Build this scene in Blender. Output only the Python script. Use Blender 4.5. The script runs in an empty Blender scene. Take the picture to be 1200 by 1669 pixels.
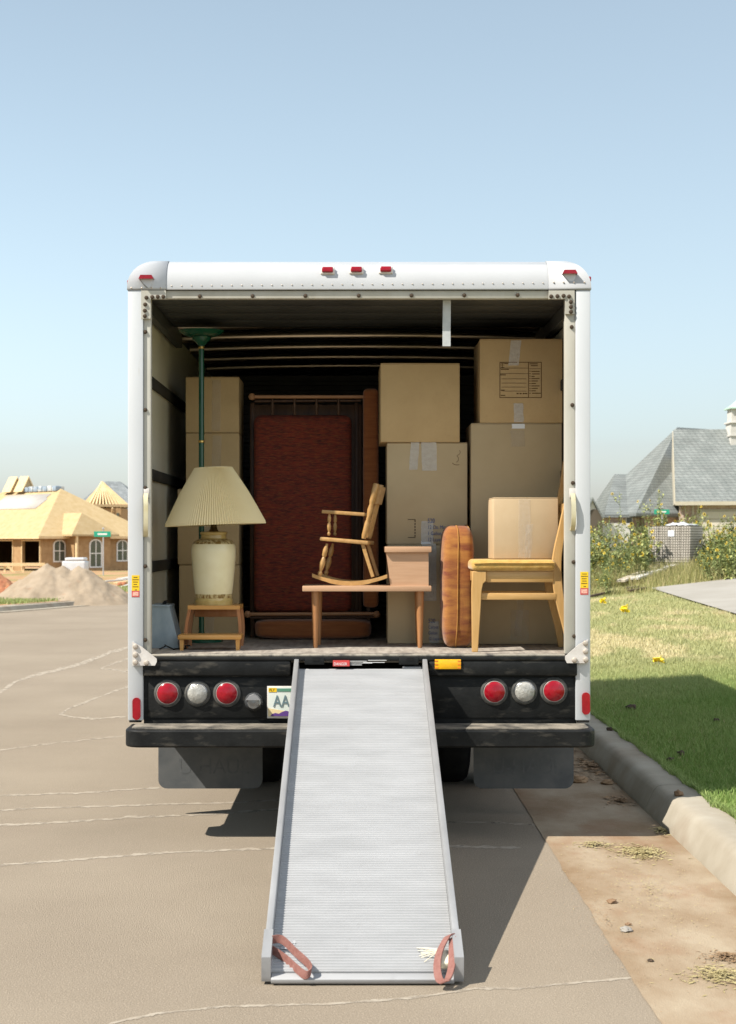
import bpy, bmesh, math, random
import numpy as np
from mathutils import Vector, Matrix, noise as mn
random.seed(7); rng = np.random.default_rng(7)
S = bpy.context.scene
C = S.collection
rad = math.radians
# ---------------------------------------------------------------- camera
CZ = 1.574; F = 2509.0; PX = 582.0; PY = 878.0          # photo pixels: focal length, principal point
cam = bpy.data.cameras.new('camera'); cam_o = bpy.data.objects.new('camera', cam); C.objects.link(cam_o)
cam_o.location = (0, 0, CZ); cam_o.rotation_euler = (rad(90), 0, 0)
cam.sensor_fit = 'VERTICAL'; cam.sensor_height = 36; cam.sensor_width = 36
cam.lens = 36 * F / 1669
cam.shift_x = (600 - PX) / 1669; cam.shift_y = -(834.5 - PY) / 1669
cam.clip_end = 6000
cam.dof.use_dof = True; cam.dof.focus_distance = 8.5; cam.dof.aperture_fstop = 6.5
S.camera = cam_o
# ---------------------------------------------------------------- sky, sun, exposure
SUN = Vector((0.78, 0.40, -1.0)).normalized()
W = bpy.data.worlds.new('World'); S.world = W; W.use_nodes = True
wn = W.node_tree.nodes; wl = W.node_tree.links
sky = wn.new('ShaderNodeTexSky'); sky.sky_type = 'NISHITA'; sky.sun_disc = False
sky.sun_elevation = math.asin(-SUN.z); sky.sun_rotation = math.atan2(SUN.x, -SUN.y)
sky.air_density = 1.0; sky.dust_density = 1.35; sky.ozone_density = 3.0; sky.altitude = 0
wn['Background'].inputs['Strength'].default_value = 0.114
hs = wn.new('ShaderNodeHueSaturation'); hs.inputs['Hue'].default_value = 0.478; hs.inputs['Saturation'].default_value = 0.62      # summer haze pales the whole sky
wl.new(sky.outputs[0], hs.inputs['Color']); wl.new(hs.outputs[0], wn['Background'].inputs[0])
sl = bpy.data.lights.new('sun', 'SUN'); sl.energy = 5.0; sl.angle = rad(0.5); sl.color = (1.0, 0.95, 0.87)
so = bpy.data.objects.new('sun', sl); C.objects.link(so)
so.rotation_euler = SUN.to_track_quat('-Z', 'Y').to_euler()
S.view_settings.view_transform = 'Standard'; S.view_settings.look = 'None'
S.view_settings.exposure = 0.75; S.view_settings.gamma = 1.0
# ---------------------------------------------------------------- helpers
def P(px, py, Y):
    return Vector(((px - PX) * Y / F, Y, CZ - (py - PY) * Y / F))
def RX(px, Y=8.2): return (px - PX) * Y / F
def RZ(py, Y=8.2): return CZ - (py - PY) * Y / F

class MB:
    def __init__(s): s.v = []; s.f = []
    def add(s, vs, fs, M=None):
        o = len(s.v)
        s.v += [tuple(M @ Vector(v)) if M else tuple(v) for v in vs]
        s.f += [tuple(i + o for i in f) for f in fs]
        return s
    def box(s, x0, x1, y0, y1, z0, z1, b=0, seg=2, M=None):
        vs = [(x, y, z) for z in (z0, z1) for y in (y0, y1) for x in (x0, x1)]
        fs = [(0, 2, 3, 1), (4, 5, 7, 6), (0, 1, 5, 4), (2, 6, 7, 3), (0, 4, 6, 2), (1, 3, 7, 5)]
        if b:
            bm = bmesh.new(); bv = [bm.verts.new(v) for v in vs]
            for f in fs: bm.faces.new([bv[i] for i in f])
            bmesh.ops.bevel(bm, geom=bm.edges[:], offset=b, segments=seg, profile=0.5, affect='EDGES')
            bm.verts.ensure_lookup_table()
            for i, v in enumerate(bm.verts): v.index = i
            vs = [v.co[:] for v in bm.verts]; fs = [[v.index for v in f.verts] for f in bm.faces]; bm.free()
        return s.add(vs, fs, M)
    def lathe(s, prof, c=(0, 0, 0), n=24, M=None, cap=True):
        vs = []; fs = []
        for r, z in prof:
            for k in range(n):
                a = 2 * math.pi * k / n; vs.append((c[0] + r * math.cos(a), c[1] + r * math.sin(a), c[2] + z))
        for j in range(len(prof) - 1):
            for k in range(n):
                a = j * n + k; b2 = j * n + (k + 1) % n
                fs.append((a, b2, b2 + n, a + n))
        if cap:
            fs.append(tuple(range(n))[::-1]); fs.append(tuple(range((len(prof) - 1) * n, len(prof) * n)))
        return s.add(vs, fs, M)
    def spindle(s, p0, p1, prof, n=12):
        p0 = Vector(p0); p1 = Vector(p1); d = p1 - p0; L = d.length
        M = Matrix.Translation(p0) @ d.to_track_quat('Z', 'Y').to_matrix().to_4x4()
        return s.lathe([(r, t * L) for r, t in prof], (0, 0, 0), n, M)
    def cyl(s, p0, p1, r0, r1=None, n=14):
        return s.spindle(p0, p1, [(r0, 0), (r0 if r1 is None else r1, 1)], n)
    def prism(s, pts, axis, a, b):
        n = len(pts); vs = []
        for d in (a, b):
            for u, w in pts:
                vs.append({'x': (d, u, w), 'y': (u, d, w), 'z': (u, w, d)}[axis])
        fs = [tuple(range(n)), tuple(range(n, 2 * n))[::-1]] + [(i, i + n, (i + 1) % n + n, (i + 1) % n) for i in range(n)]
        return s.add(vs, fs)
    def tube(s, pts, r, n=8):
        pts = [Vector(p) for p in pts]; vs = []; fs = []
        up = Vector((0.13, 0.21, 0.97))
        for i, p in enumerate(pts):
            t = (pts[min(i + 1, len(pts) - 1)] - pts[max(i - 1, 0)]).normalized()
            a = t.cross(up).normalized(); b = t.cross(a)
            rr = r[i] if isinstance(r, (list, tuple)) else r
            for k in range(n):
                q = 2 * math.pi * k / n; vs.append(p + a * math.cos(q) * rr + b * math.sin(q) * rr)
        for i in range(len(pts) - 1):
            for k in range(n):
                a0 = i * n + k; b0 = i * n + (k + 1) % n; fs.append((a0, b0, b0 + n, a0 + n))
        fs.append(tuple(range(n))[::-1]); fs.append(tuple(range((len(pts) - 1) * n, len(pts) * n)))
        return s.add(vs, fs)
    def ribbon(s, pts, w, t):                # flat webbing: pts + width axis from w(i)
        pts = [Vector(p) for p in pts]; vs = []; fs = []
        for i, p in enumerate(pts):
            tan = (pts[min(i + 1, len(pts) - 1)] - pts[max(i - 1, 0)]).normalized()
            wa = Vector(w[i] if isinstance(w, list) else w); nn = tan.cross(wa).normalized() * t
            vs += [p - wa + nn, p + wa + nn, p + wa - nn, p - wa - nn]
        for i in range(len(pts) - 1):
            for k in range(4):
                a0 = i * 4 + k; b0 = i * 4 + (k + 1) % 4; fs.append((a0, b0, b0 + 4, a0 + 4))
        fs.append((3, 2, 1, 0)); m = 4 * (len(pts) - 1); fs.append((m, m + 1, m + 2, m + 3))
        return s.add(vs, fs)
    def build(s, name, m, parent=None, ang=38, fix=True, org=None):
        v = [Vector(q) for q in s.v]
        if parent is not None:
            o = world_loc(parent)
        elif org is not None: o = Vector(org)
        else:
            xs = [q.x for q in v]; ys = [q.y for q in v]
            o = Vector(((min(xs) + max(xs)) / 2, (min(ys) + max(ys)) / 2, min(q.z for q in v)))
        me = bpy.data.meshes.new(name)
        me.from_pydata([tuple(q - o) for q in v], [], s.f)
        if fix:
            bm = bmesh.new(); bm.from_mesh(me); bmesh.ops.recalc_face_normals(bm, faces=bm.faces); bm.to_mesh(me); bm.free()
        if ang:
            me.polygons.foreach_set('use_smooth', [True] * len(me.polygons)); me.set_sharp_from_angle(angle=rad(ang))
        me.materials.append(m)
        ob = bpy.data.objects.new(name, me); C.objects.link(ob)
        if parent is not None: ob.parent = parent
        else: ob.location = o
        return ob
def world_loc(o):
    v = Vector((0, 0, 0))
    while o is not None: v += o.location; o = o.parent
    return v
def tag(o, label=None, cat=None, group=None, kind=None):
    if label: o['label'] = label
    if cat: o['category'] = cat
    if group: o['group'] = group
    if kind: o['kind'] = kind
    return o
def thing(name, label, cat, loc, group=None):
    o = bpy.data.objects.new(name, None); o.empty_display_size = 0.1; C.objects.link(o); o.location = loc
    return tag(o, label, cat, group)
def copy_tree(o, parent=None):
    c = o.copy(); C.objects.link(c)
    if parent is not None: c.parent = parent
    for ch in list(o.children): copy_tree(ch, c)
    return c
def place(me, name, parent, loc, rot=None, scale=None):
    ob = bpy.data.objects.new(name, me); C.objects.link(ob)
    ob.location = Vector(loc) - (world_loc(parent) if parent else Vector((0, 0, 0)))
    if rot: ob.rotation_euler = rot
    if scale: ob.scale = scale
    ob.parent = parent
    return ob
def text(name, body, size, m, parent, loc, rot=(rad(90), 0, 0), depth=0.0004, sx=1.0, align='LEFT'):
    cu = bpy.data.curves.new(name, 'FONT'); cu.body = body; cu.size = size; cu.extrude = depth; cu.align_x = align
    t = bpy.data.objects.new('tmp', cu); C.objects.link(t)
    me = bpy.data.meshes.new_from_object(t); bpy.data.objects.remove(t); me.name = name
    me.materials.clear(); me.materials.append(m)
    return place(me, name, parent, loc, rot, (sx, 1, 1))

# ---------------------------------------------------------------- materials
def mat(name, col, col2=None, rough=0.6, metal=0.0, ns=5.0, st=(1, 1, 1), det=5, lo=0.35, hi=0.65, bump=0.0, bs=60.0, bst=(1, 1, 1),
        spec=0.4, alpha=1.0, rv=0.0, third=None, coat=0.0, trans=0.0, ior=1.45, sheen=0):
    m = bpy.data.materials.new(name); m.use_nodes = True
    nt = m.node_tree; N = nt.nodes; L = nt.links; b = N['Principled BSDF']
    b.inputs['Base Color'].default_value = (*col, 1); b.inputs['Roughness'].default_value = rough
    b.inputs['Metallic'].default_value = metal; b.inputs['Specular IOR Level'].default_value = spec
    b.inputs['Alpha'].default_value = alpha; b.inputs['Coat Weight'].default_value = coat
    b.inputs['Transmission Weight'].default_value = trans; b.inputs['IOR'].default_value = ior
    b.inputs['Sheen Weight'].default_value = sheen
    tc = N.new('ShaderNodeTexCoord')
    def nz(scale, stv, d):
        mp = N.new('ShaderNodeMapping'); mp.inputs['Scale'].default_value = stv
        n = N.new('ShaderNodeTexNoise'); n.inputs['Scale'].default_value = scale; n.inputs['Detail'].default_value = d
        n.inputs['Roughness'].default_value = 0.6
        L.new(tc.outputs['Object'], mp.inputs[0]); L.new(mp.outputs[0], n.inputs['Vector']); return n
    if col2 is not None:
        n = nz(ns, st, det); r = N.new('ShaderNodeValToRGB')
        r.color_ramp.elements[0].position = lo; r.color_ramp.elements[1].position = hi
        r.color_ramp.elements[0].color = (*col, 1); r.color_ramp.elements[1].color = (*col2, 1)
        L.new(n.outputs['Fac'], r.inputs[0]); out = r.outputs[0]
        if third is not None:               # (colour, scale, lo, hi, amount, stretch)
            n3 = nz(third[1], third[5] if len(third) > 5 else (1, 1, 1), 6); r3 = N.new('ShaderNodeMapRange')
            r3.inputs['From Min'].default_value = third[2]; r3.inputs['From Max'].default_value = third[3]
            r3.inputs['To Max'].default_value = third[4]
            mx = N.new('ShaderNodeMix'); mx.data_type = 'RGBA'; mx.inputs['B'].default_value = (*third[0], 1)
            L.new(n3.outputs['Fac'], r3.inputs[0]); L.new(r3.outputs[0], mx.inputs['Factor']); L.new(out, mx.inputs['A']); out = mx.outputs['Result']
        L.new(out, b.inputs['Base Color'])
        if rv:
            mr = N.new('ShaderNodeMapRange'); mr.inputs['To Min'].default_value = rough - rv; mr.inputs['To Max'].default_value = rough + rv
            L.new(n.outputs['Fac'], mr.inputs[0]); L.new(mr.outputs[0], b.inputs['Roughness'])
    if bump:
        n2 = nz(bs, bst, 4); bp = N.new('ShaderNodeBump'); bp.inputs['Strength'].default_value = bump; bp.inputs['Distance'].default_value = 0.01
        L.new(n2.outputs['Fac'], bp.inputs['Height']); L.new(bp.outputs[0], b.inputs['Normal'])
    return m
def brickmat(name, c1, c2, mortar, sx, sy, ms=0.02, rough=0.85, axis='xz', third=None):
    m = bpy.data.materials.new(name); m.use_nodes = True; N = m.node_tree.nodes; L = m.node_tree.links; b = N['Principled BSDF']
    b.inputs['Roughness'].default_value = rough; b.inputs['Specular IOR Level'].default_value = 0.2
    tc = N.new('ShaderNodeTexCoord'); sp = N.new('ShaderNodeSeparateXYZ'); cb = N.new('ShaderNodeCombineXYZ')
    ad = N.new('ShaderNodeMath'); L.new(tc.outputs['Object'], sp.inputs[0])
    L.new(sp.outputs['X'], ad.inputs[0]); L.new(sp.outputs['Y'], ad.inputs[1])
    L.new(ad.outputs[0], cb.inputs['X']); L.new(sp.outputs['Z'], cb.inputs['Y'])
    t = N.new('ShaderNodeTexBrick'); t.inputs['Scale'].default_value = 1.0
    t.inputs['Color1'].default_value = (*c1, 1); t.inputs['Color2'].default_value = (*c2, 1); t.inputs['Mortar'].default_value = (*mortar, 1)
    t.inputs['Brick Width'].default_value = sx; t.inputs['Row Height'].default_value = sy; t.inputs['Mortar Size'].default_value = ms
    L.new(cb.outputs[0], t.inputs['Vector'])
    n = N.new('ShaderNodeTexNoise'); n.inputs['Scale'].default_value = 1.3; n.inputs['Detail'].default_value = 6
    L.new(tc.outputs['Object'], n.inputs['Vector'])
    mx = N.new('ShaderNodeMix'); mx.data_type = 'RGBA'; mx.blend_type = 'OVERLAY'; mx.inputs['Factor'].default_value = 0.35
    L.new(t.outputs['Color'], mx.inputs['A']); L.new(n.outputs['Fac'], mx.inputs['B']); L.new(mx.outputs['Result'], b.inputs['Base Color'])
    return m
M = {}
M['asphalt'] = mat('asphalt', (0.205, 0.166, 0.122), (0.262, 0.217, 0.162), rough=0.9, ns=0.55, det=10, lo=.3, hi=.7, bump=0.6, bs=150, spec=0.2,
                   third=((0.36, 0.30, 0.23), 125, 0.50, 0.66, 0.6))
M['gutter'] = mat('gutter_concrete', (0.21, 0.14, 0.08), (0.33, 0.265, 0.185), rough=0.9, ns=1.9, st=(1, .55, 1), det=11, lo=.38, hi=.62, bump=0.4, bs=130, spec=0.2,
                  third=((0.22, 0.115, 0.06), 2.6, 0.52, 0.75, 0.75, (1, .6, 1)))
M['kerb'] = mat('kerb_concrete', (0.27, 0.235, 0.18), (0.335, 0.30, 0.24), rough=0.88, ns=3, det=8, bump=0.25, bs=160, spec=0.2, third=((0.19, 0.12, 0.07), 2.2, 0.50, 0.8, 0.6))
M['drive'] = mat('driveway_concrete', (0.27, 0.25, 0.215), (0.31, 0.29, 0.255), rough=0.9, ns=1.2, det=7, spec=0.2)
M['stain'] = mat('crack_efflorescence', (0.35, 0.305, 0.245), (0.29, 0.245, 0.19), rough=0.95, ns=14, det=6, spec=0.1)
def worn_alpha(m, scale, lo, hi):
    N = m.node_tree.nodes; L = m.node_tree.links; tc = N.new('ShaderNodeTexCoord'); n = N.new('ShaderNodeTexNoise'); n.inputs['Scale'].default_value = scale; n.inputs['Detail'].default_value = 7
    mr = N.new('ShaderNodeMapRange'); mr.inputs['From Min'].default_value = lo; mr.inputs['From Max'].default_value = hi
    L.new(tc.outputs['Object'], n.inputs['Vector']); L.new(n.outputs['Fac'], mr.inputs[0]); L.new(mr.outputs[0], N['Principled BSDF'].inputs['Alpha'])
worn_alpha(M['stain'], 16, .22, .52)
M['soil'] = mat('lawn_soil', (0.17, 0.18, 0.05), (0.34, 0.29, 0.15), rough=1.0, ns=1.1, det=8, spec=0.1)
M['dirt'] = mat('red_dirt', (0.33, 0.17, 0.09), (0.42, 0.28, 0.16), rough=1.0, ns=0.6, det=8, spec=0.1, third=((0.17, 0.20, 0.06), 0.35, 0.5, 0.62, 0.9))
M['ground'] = mat('far_ground', (0.22, 0.20, 0.10), (0.32, 0.24, 0.14), rough=1.0, ns=0.05, det=8, spec=0.1)
M['sand'] = mat('sand', (0.255, 0.20, 0.14), (0.32, 0.255, 0.185), rough=1.0, ns=3, det=9, bump=0.6, bs=25, spec=0.1, third=((0.26, 0.14, 0.08), 4, 0.6, 0.75, 0.6))
M['white'] = mat('white_paint', (0.505, 0.518, 0.525), (0.455, 0.467, 0.475), rough=0.38, ns=2.2, st=(1, 1, .5), det=7, lo=.45, hi=.85, spec=0.5, coat=.15,
                 third=((0.40, 0.37, 0.31), 26, 0.66, 0.8, 0.4, (1, 1, .2)))
M['cap'] = mat('white_cap_sun_toned', (0.415, 0.422, 0.428), (0.385, 0.392, 0.398), rough=0.4, ns=2.2, det=7, coat=.1)  # the truck's white, darkened to offset stronger sun on the roof cap
M['frame'] = mat('dusty_white_frame', (0.38, 0.36, 0.30), (0.46, 0.445, 0.39), rough=0.55, ns=6, st=(1, 1, .3), det=7, third=((0.38, 0.30, 0.2), 24, 0.6, 0.8, 0.5, (1, 1, .3)))
M['galv'] = mat('galvanised', (0.52, 0.48, 0.44), (0.60, 0.57, 0.53), rough=0.5, ns=30, det=4)
M['bolt'] = mat('rusty_bolt', (0.045, 0.035, 0.025), (0.10, 0.065, 0.04), rough=0.6, metal=.4, ns=40)
M['boltl'] = mat('dull_bolt', (0.42, 0.36, 0.29), (0.5, 0.44, 0.38), rough=0.5, metal=.4, ns=40)
M['black'] = mat('black_paint', (0.006, 0.0065, 0.0065), (0.013, 0.0135, 0.013), rough=0.55, ns=9, det=8, bump=0.15, bs=70, spec=0.22,
                 third=((0.14, 0.125, 0.10), 15, 0.56, 0.78, 0.45, (.5, 1, 1.6)))
M['tread'] = mat('worn_bumper_tread', (0.03, 0.029, 0.026), (0.24, 0.21, 0.165), rough=0.8, ns=8, det=9, lo=.32, hi=.62, bump=.4, bs=120)
M['rubber'] = mat('rubber', (0.009, 0.009, 0.009), (0.016, 0.016, 0.015), rough=0.85, spec=.15, ns=14)
M['flap'] = mat('mud_flap_rubber', (0.085, 0.090, 0.092), (0.12, 0.122, 0.12), rough=0.75, spec=.15, ns=6, det=8, third=((0.2, 0.19, 0.17), 9, 0.62, 0.8, 0.35))
M['flaptext'] = mat('flap_lettering', (0.075, 0.08, 0.082), (0.10, 0.104, 0.105), rough=0.7, ns=30)
M['steel'] = mat('chassis_steel', (0.014, 0.013, 0.012), (0.024, 0.02, 0.017), rough=0.8, spec=.15, ns=6)
M['liner'] = mat('wall_liner', (0.74, 0.71, 0.56), (0.79, 0.765, 0.63), rough=0.45, ns=1.4, st=(1, 1, 3), det=6, third=((0.26, 0.24, 0.18), 5, .6, .8, .4, (1, 1, .3)))
M['rubrail'] = mat('rub_rail', (0.03, 0.03, 0.027), (0.05, 0.048, 0.04), rough=0.7, ns=8)
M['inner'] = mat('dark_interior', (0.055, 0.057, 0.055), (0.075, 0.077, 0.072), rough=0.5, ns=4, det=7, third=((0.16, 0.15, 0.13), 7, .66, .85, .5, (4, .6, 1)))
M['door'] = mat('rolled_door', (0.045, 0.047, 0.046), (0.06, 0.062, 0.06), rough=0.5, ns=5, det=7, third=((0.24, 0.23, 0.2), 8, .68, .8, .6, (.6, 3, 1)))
M['bow'] = mat('roof_bow', (0.72, 0.62, 0.48), (0.6, 0.5, 0.38), rough=0.32, metal=1.0, ns=6)
M['deck'] = mat('deck_floor', (0.22, 0.19, 0.16), (0.36, 0.32, 0.27), rough=0.75, ns=5, st=(6, .8, 1), det=8, bump=.2, bs=60, third=((0.1, 0.09, 0.08), 9, .55, .75, .6))
M['worn'] = mat('worn_edge', (0.30, 0.27, 0.22), (0.08, 0.075, 0.07), rough=0.7, ns=12, det=8, lo=.45, hi=.6)
M['alu'] = mat('ramp_aluminium', (0.315, 0.315, 0.315), (0.36, 0.36, 0.36), rough=0.55, metal=0.12, ns=3, st=(1, 3, 1), det=7, spec=0.5, rv=.08, third=((0.27, 0.265, 0.26), 15, .62, .8, .5))
M['alud'] = mat('ramp_rail', (0.27, 0.27, 0.27), (0.34, 0.34, 0.34), rough=0.45, metal=0.3, ns=9, st=(1, .3, 1), det=7)
M['web'] = mat('red_webbing', (0.20, 0.085, 0.068), (0.25, 0.12, 0.10), rough=0.9, ns=60, bump=.3, bs=300)
M['rope'] = mat('frayed_cord', (0.72, 0.66, 0.5), rough=0.9)
M['red'] = mat('red_lens', (0.30, 0.003, 0.012), (0.22, 0.002, 0.009), rough=0.2, ns=30, spec=0.4, coat=.25)
M['clear'] = mat('clear_lens', (0.40, 0.39, 0.35), (0.26, 0.25, 0.22), rough=0.12, ns=45, spec=0.7, coat=.6, bump=.4, bs=90)
M['chrome'] = mat('chrome_plug', (0.22, 0.23, 0.24), (0.35, 0.35, 0.35), rough=0.25, metal=.8, ns=8)
M['lip'] = mat('lens_rim', (0.36, 0.30, 0.27), (0.28, .24, .22), rough=0.4, ns=12)
M['grom'] = mat('lamp_grommet', (0.03, 0.032, 0.03), (0.09, .085, .075), rough=0.7, ns=20)
M['yellow'] = mat('yellow_sticker', (0.80, 0.52, 0.015), (0.72, .46, .02), rough=0.45, ns=20)
M['amber'] = mat('amber_reflector', (0.85, 0.45, 0.01), (0.75, .38, .01), rough=0.25, ns=60, coat=.4)
M['redst'] = mat('red_sticker', (0.55, 0.05, 0.05), (0.5, .08, .07), rough=0.5, ns=20)
M['whitest'] = mat('white_print', (0.75, 0.74, 0.72), (0.68, .67, .65), rough=0.5, ns=20)
M['ink'] = mat('black_ink', (0.05, 0.035, 0.02), rough=0.8)
M['inkb'] = mat('blue_ink', (0.07, 0.10, 0.24), (0.12, .15, .27), rough=0.8, ns=70)
M['inkbr'] = mat('brown_ink', (0.12, 0.07, 0.03), rough=0.8)
M['card'] = mat('cardboard', (0.50, 0.355, 0.185), (0.55, 0.395, 0.21), rough=0.85, ns=4, det=7, bump=.08, bs=220, bst=(1, 1, .1), spec=0.2, third=((0.42, .29, .15), 60, .55, .8, .35))
M['cardp'] = mat('pale_cardboard', (0.44, 0.325, 0.195), (0.48, 0.36, 0.225), rough=0.8, ns=4, det=7, spec=0.25, bump=.05, bs=200)
M['cardg'] = mat('greyish_cardboard', (0.48, 0.37, 0.225), (0.52, 0.405, 0.25), rough=0.85, ns=4, det=7, bump=.08, bs=220, spec=0.2)
M['tape'] = mat('packing_tape', (0.62, 0.57, 0.50), (0.70, 0.66, 0.6), rough=0.15, ns=30, st=(1, 1, 2), spec=0.6, alpha=.62, bump=.5, bs=40)
M['tapeclear'] = mat('clear_tape', (0.66, 0.60, 0.52), (0.58, 0.5, 0.4), rough=0.12, ns=25, spec=0.7, alpha=.2, bump=.8, bs=45)
M['paper'] = mat('white_paper', (0.78, 0.80, 0.82), rough=0.6)
M['oak'] = mat('orange_stool_wood', (0.50, 0.24, 0.055), (0.58, 0.30, 0.085), rough=0.4, ns=5, st=(1, 6, 8), det=6, coat=.25)
M['oakd'] = mat('stool_leg_wood', (0.35, 0.14, 0.05), (0.42, 0.19, 0.08), rough=0.45, ns=5, st=(6, 6, 1), det=6)
M['maple'] = mat('honey_maple', (0.44, 0.255, 0.085), (0.51, 0.31, 0.12), rough=0.42, ns=6, st=(8, 8, 1), det=6, coat=.2)
M['maplex'] = mat('honey_maple_rail', (0.44, 0.255, 0.085), (0.51, 0.31, 0.12), rough=0.42, ns=6, st=(1, 8, 10), det=6, coat=.2)
M['rock'] = mat('rocker_wood', (0.34, 0.185, 0.06), (0.43, 0.25, 0.095), rough=0.42, ns=9, st=(4, 4, 4), det=6, coat=.25)
M['lami'] = mat('pinkish_laminate', (0.42, 0.25, 0.145), (0.47, 0.29, 0.175), rough=0.5, ns=5, st=(1, 5, 14), det=6)
M['walnut'] = mat('turned_leg_wood', (0.30, 0.135, 0.05), (0.38, 0.18, 0.075), rough=0.4, ns=8, st=(8, 8, 1), det=5, coat=.2)
M['gold'] = mat('gold_seat_fabric', (0.42, 0.23, 0.045), (0.52, 0.32, 0.085), rough=0.85, ns=28, det=6, bump=.4, bs=120, sheen=.3, third=((0.36, .24, .06), 16, .52, .62, .7))
M['plaid'] = mat('plaid_cushion_fabric', (0.25, 0.085, 0.018), (0.36, 0.155, 0.032), rough=0.9, ns=5, st=(1, 1, 4), det=8, bump=.3, bs=220, sheen=.2,
                 third=((0.12, 0.016, 0.012), 7, .44, .68, .8, (1.0, 1.0, 3.2)))
M['plaid2'] = mat('orange_sofa_fabric', (0.20, 0.06, 0.018), (0.27, 0.095, 0.028), rough=0.9, ns=9, st=(.6, .6, 6), det=7, bump=.3, bs=220, sheen=.2)
M['sofa'] = mat('red_woven_sofa', (0.19, 0.030, 0.016), (0.065, 0.018, 0.015), rough=0.95, ns=16, st=(1.3, 1.3, 7), det=8, lo=.36, hi=.66, bump=.3, bs=200,
                third=((0.27, 0.09, 0.025), 24, .50, .72, .6, (1.1, 1.1, 8)))
M['sofaframe'] = mat('dark_sofa_frame', (0.05, 0.024, 0.014), (0.08, .04, .02), rough=0.5, ns=8, st=(6, 6, 1))
M['sofarail'] = mat('sofa_rail_wood', (0.30, 0.15, 0.07), (0.36, .19, .10), rough=0.4, ns=8, st=(1, 6, 6))
M['shade'] = mat('pleated_shade_cloth', (0.76, 0.64, 0.38), (0.72, .59, .33), rough=0.85, ns=3, det=4, trans=0.0, third=((0.5, .34, .12), 2.2, .6, .85, .4))
M['vase'] = mat('cream_ceramic', (0.78, 0.70, 0.46), (0.70, .60, .35), rough=0.3, ns=5, det=8, coat=.4, third=((0.42, .27, .08), 5, .64, .78, .6))
M['vaserim'] = mat('ochre_glaze', (0.42, 0.29, 0.09), (0.50, .37, .14), rough=0.3, ns=30, st=(1, 1, .4), coat=.4)
M['vaseband'] = mat('brown_glaze_band', (0.22, 0.13, 0.035), (0.55, .44, .22), rough=0.35, ns=60, st=(1, 1, .5), det=3, lo=.42, hi=.58)
M['brass'] = mat('brass', (0.60, 0.42, 0.14), rough=0.3, metal=.9)
M['green'] = mat('green_lamp_enamel', (0.008, 0.075, 0.042), (0.012, .09, .05), rough=0.25, ns=8, coat=.4)
M['bin'] = mat('blue_grey_plastic', (0.20, 0.25, 0.28), (0.28, .33, .36), rough=0.45, ns=7, st=(2, 2, 1), det=7)
M['cable'] = mat('black_cable', (0.012, 0.012, 0.012), rough=0.5)
M['strap'] = mat('grey_pull_strap', (0.40, 0.42, 0.42), (0.46, .475, .47), rough=0.85, ns=40)
M['handle'] = mat('handle_metal', (0.55, 0.47, 0.26), (0.62, .56, .38), rough=0.4, metal=.4, ns=12)
M['platew'] = mat('plate_white', (0.72, 0.74, 0.68), (0.62, .68, .62), rough=0.4, ns=9)
M['platep'] = mat('plate_purple', (0.11, 0.05, 0.22), rough=0.4)
M['platet'] = mat('plate_tan', (0.72, 0.58, 0.33), rough=0.4)
M['plateg'] = mat('plate_green', (0.10, 0.25, 0.17), rough=0.4)
M['platek'] = mat('plate_letters', (0.13, 0.20, 0.22), rough=0.4)
M['osb'] = mat('roof_sheathing', (0.40, 0.295, 0.155), (0.46, .35, .20), rough=0.9, ns=2.5, det=8, spec=.1, third=((0.40, .26, .11), 9, .5, .7, .5))
M['osbw'] = mat('wall_sheathing', (0.30, 0.185, 0.09), (0.39, .255, .13), rough=0.9, ns=3, det=8, spec=.1)
M['lumber'] = mat('new_lumber', (0.62, 0.45, 0.24), (0.70, .53, .31), rough=0.85, ns=4, det=5, spec=.15)
M['felt'] = mat('roof_felt', (0.42, 0.39, 0.35), (0.47, .44, .40), rough=0.9, ns=1, det=5)
M['bundle'] = mat('shingle_bundle_wrap', (0.24, 0.30, 0.36), (0.5, .5, .47), rough=0.6, ns=1.6, lo=.48, hi=.55)
M['plastic'] = mat('white_plastic_sheet', (0.58, 0.58, 0.57), (0.48, .50, .51), rough=0.35, ns=5, bump=.5, bs=9)
M['winframe'] = mat('window_frame_white', (0.72, 0.71, 0.67), rough=0.5)
M['glass'] = mat('window_glass', (0.045, 0.06, 0.055), (0.09, .10, .08), rough=0.06, ns=1.2, spec=0.8)
M['shingle'] = brickmat('grey_shingles', (0.165, 0.18, 0.172), (0.205, 0.217, 0.207), (0.115, 0.125, 0.12), 0.22, 0.15, 0.016)
M['shingleb'] = brickmat('blue_grey_shingles', (0.16, 0.175, 0.18), (0.22, 0.235, 0.24), (0.13, 0.14, 0.14), 0.33, 0.16, 0.012)
M['brick'] = brickmat('pink_brick', (0.36, 0.22, 0.165), (0.47, 0.33, 0.26), (0.5, 0.45, 0.39), 0.24, 0.08, 0.012)
M['stucco'] = mat('white_stucco', (0.54, 0.52, 0.48), (0.49, .47, .43), rough=0.9, ns=3)
M['trim'] = mat('beige_trim', (0.42, 0.375, 0.285), (0.46, .42, .33), rough=0.7, ns=3)
M['gdoor'] = mat('garage_door_paint', (0.50, 0.45, 0.37), (0.54, .49, .41), rough=0.6, ns=2)
M['copper'] = mat('green_copper', (0.36, 0.50, 0.40), (0.44, .58, .48), rough=0.6, ns=3)
M['signg'] = mat('street_sign_green', (0.02, 0.30, 0.19), (0.03, .33, .21), rough=0.4, ns=4)
M['post'] = mat('galvanised_post', (0.42, 0.42, 0.42), (0.5, .5, .5), rough=0.5, metal=.5, ns=4)
M['wbrick'] = mat('white_brick', (0.47, 0.43, 0.37), (0.40, .365, .31), rough=0.9, ns=5, det=6)
M['hole_shade'] = mat('brick_core_shadow', (0.10, 0.085, 0.07), rough=1.0)
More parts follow.
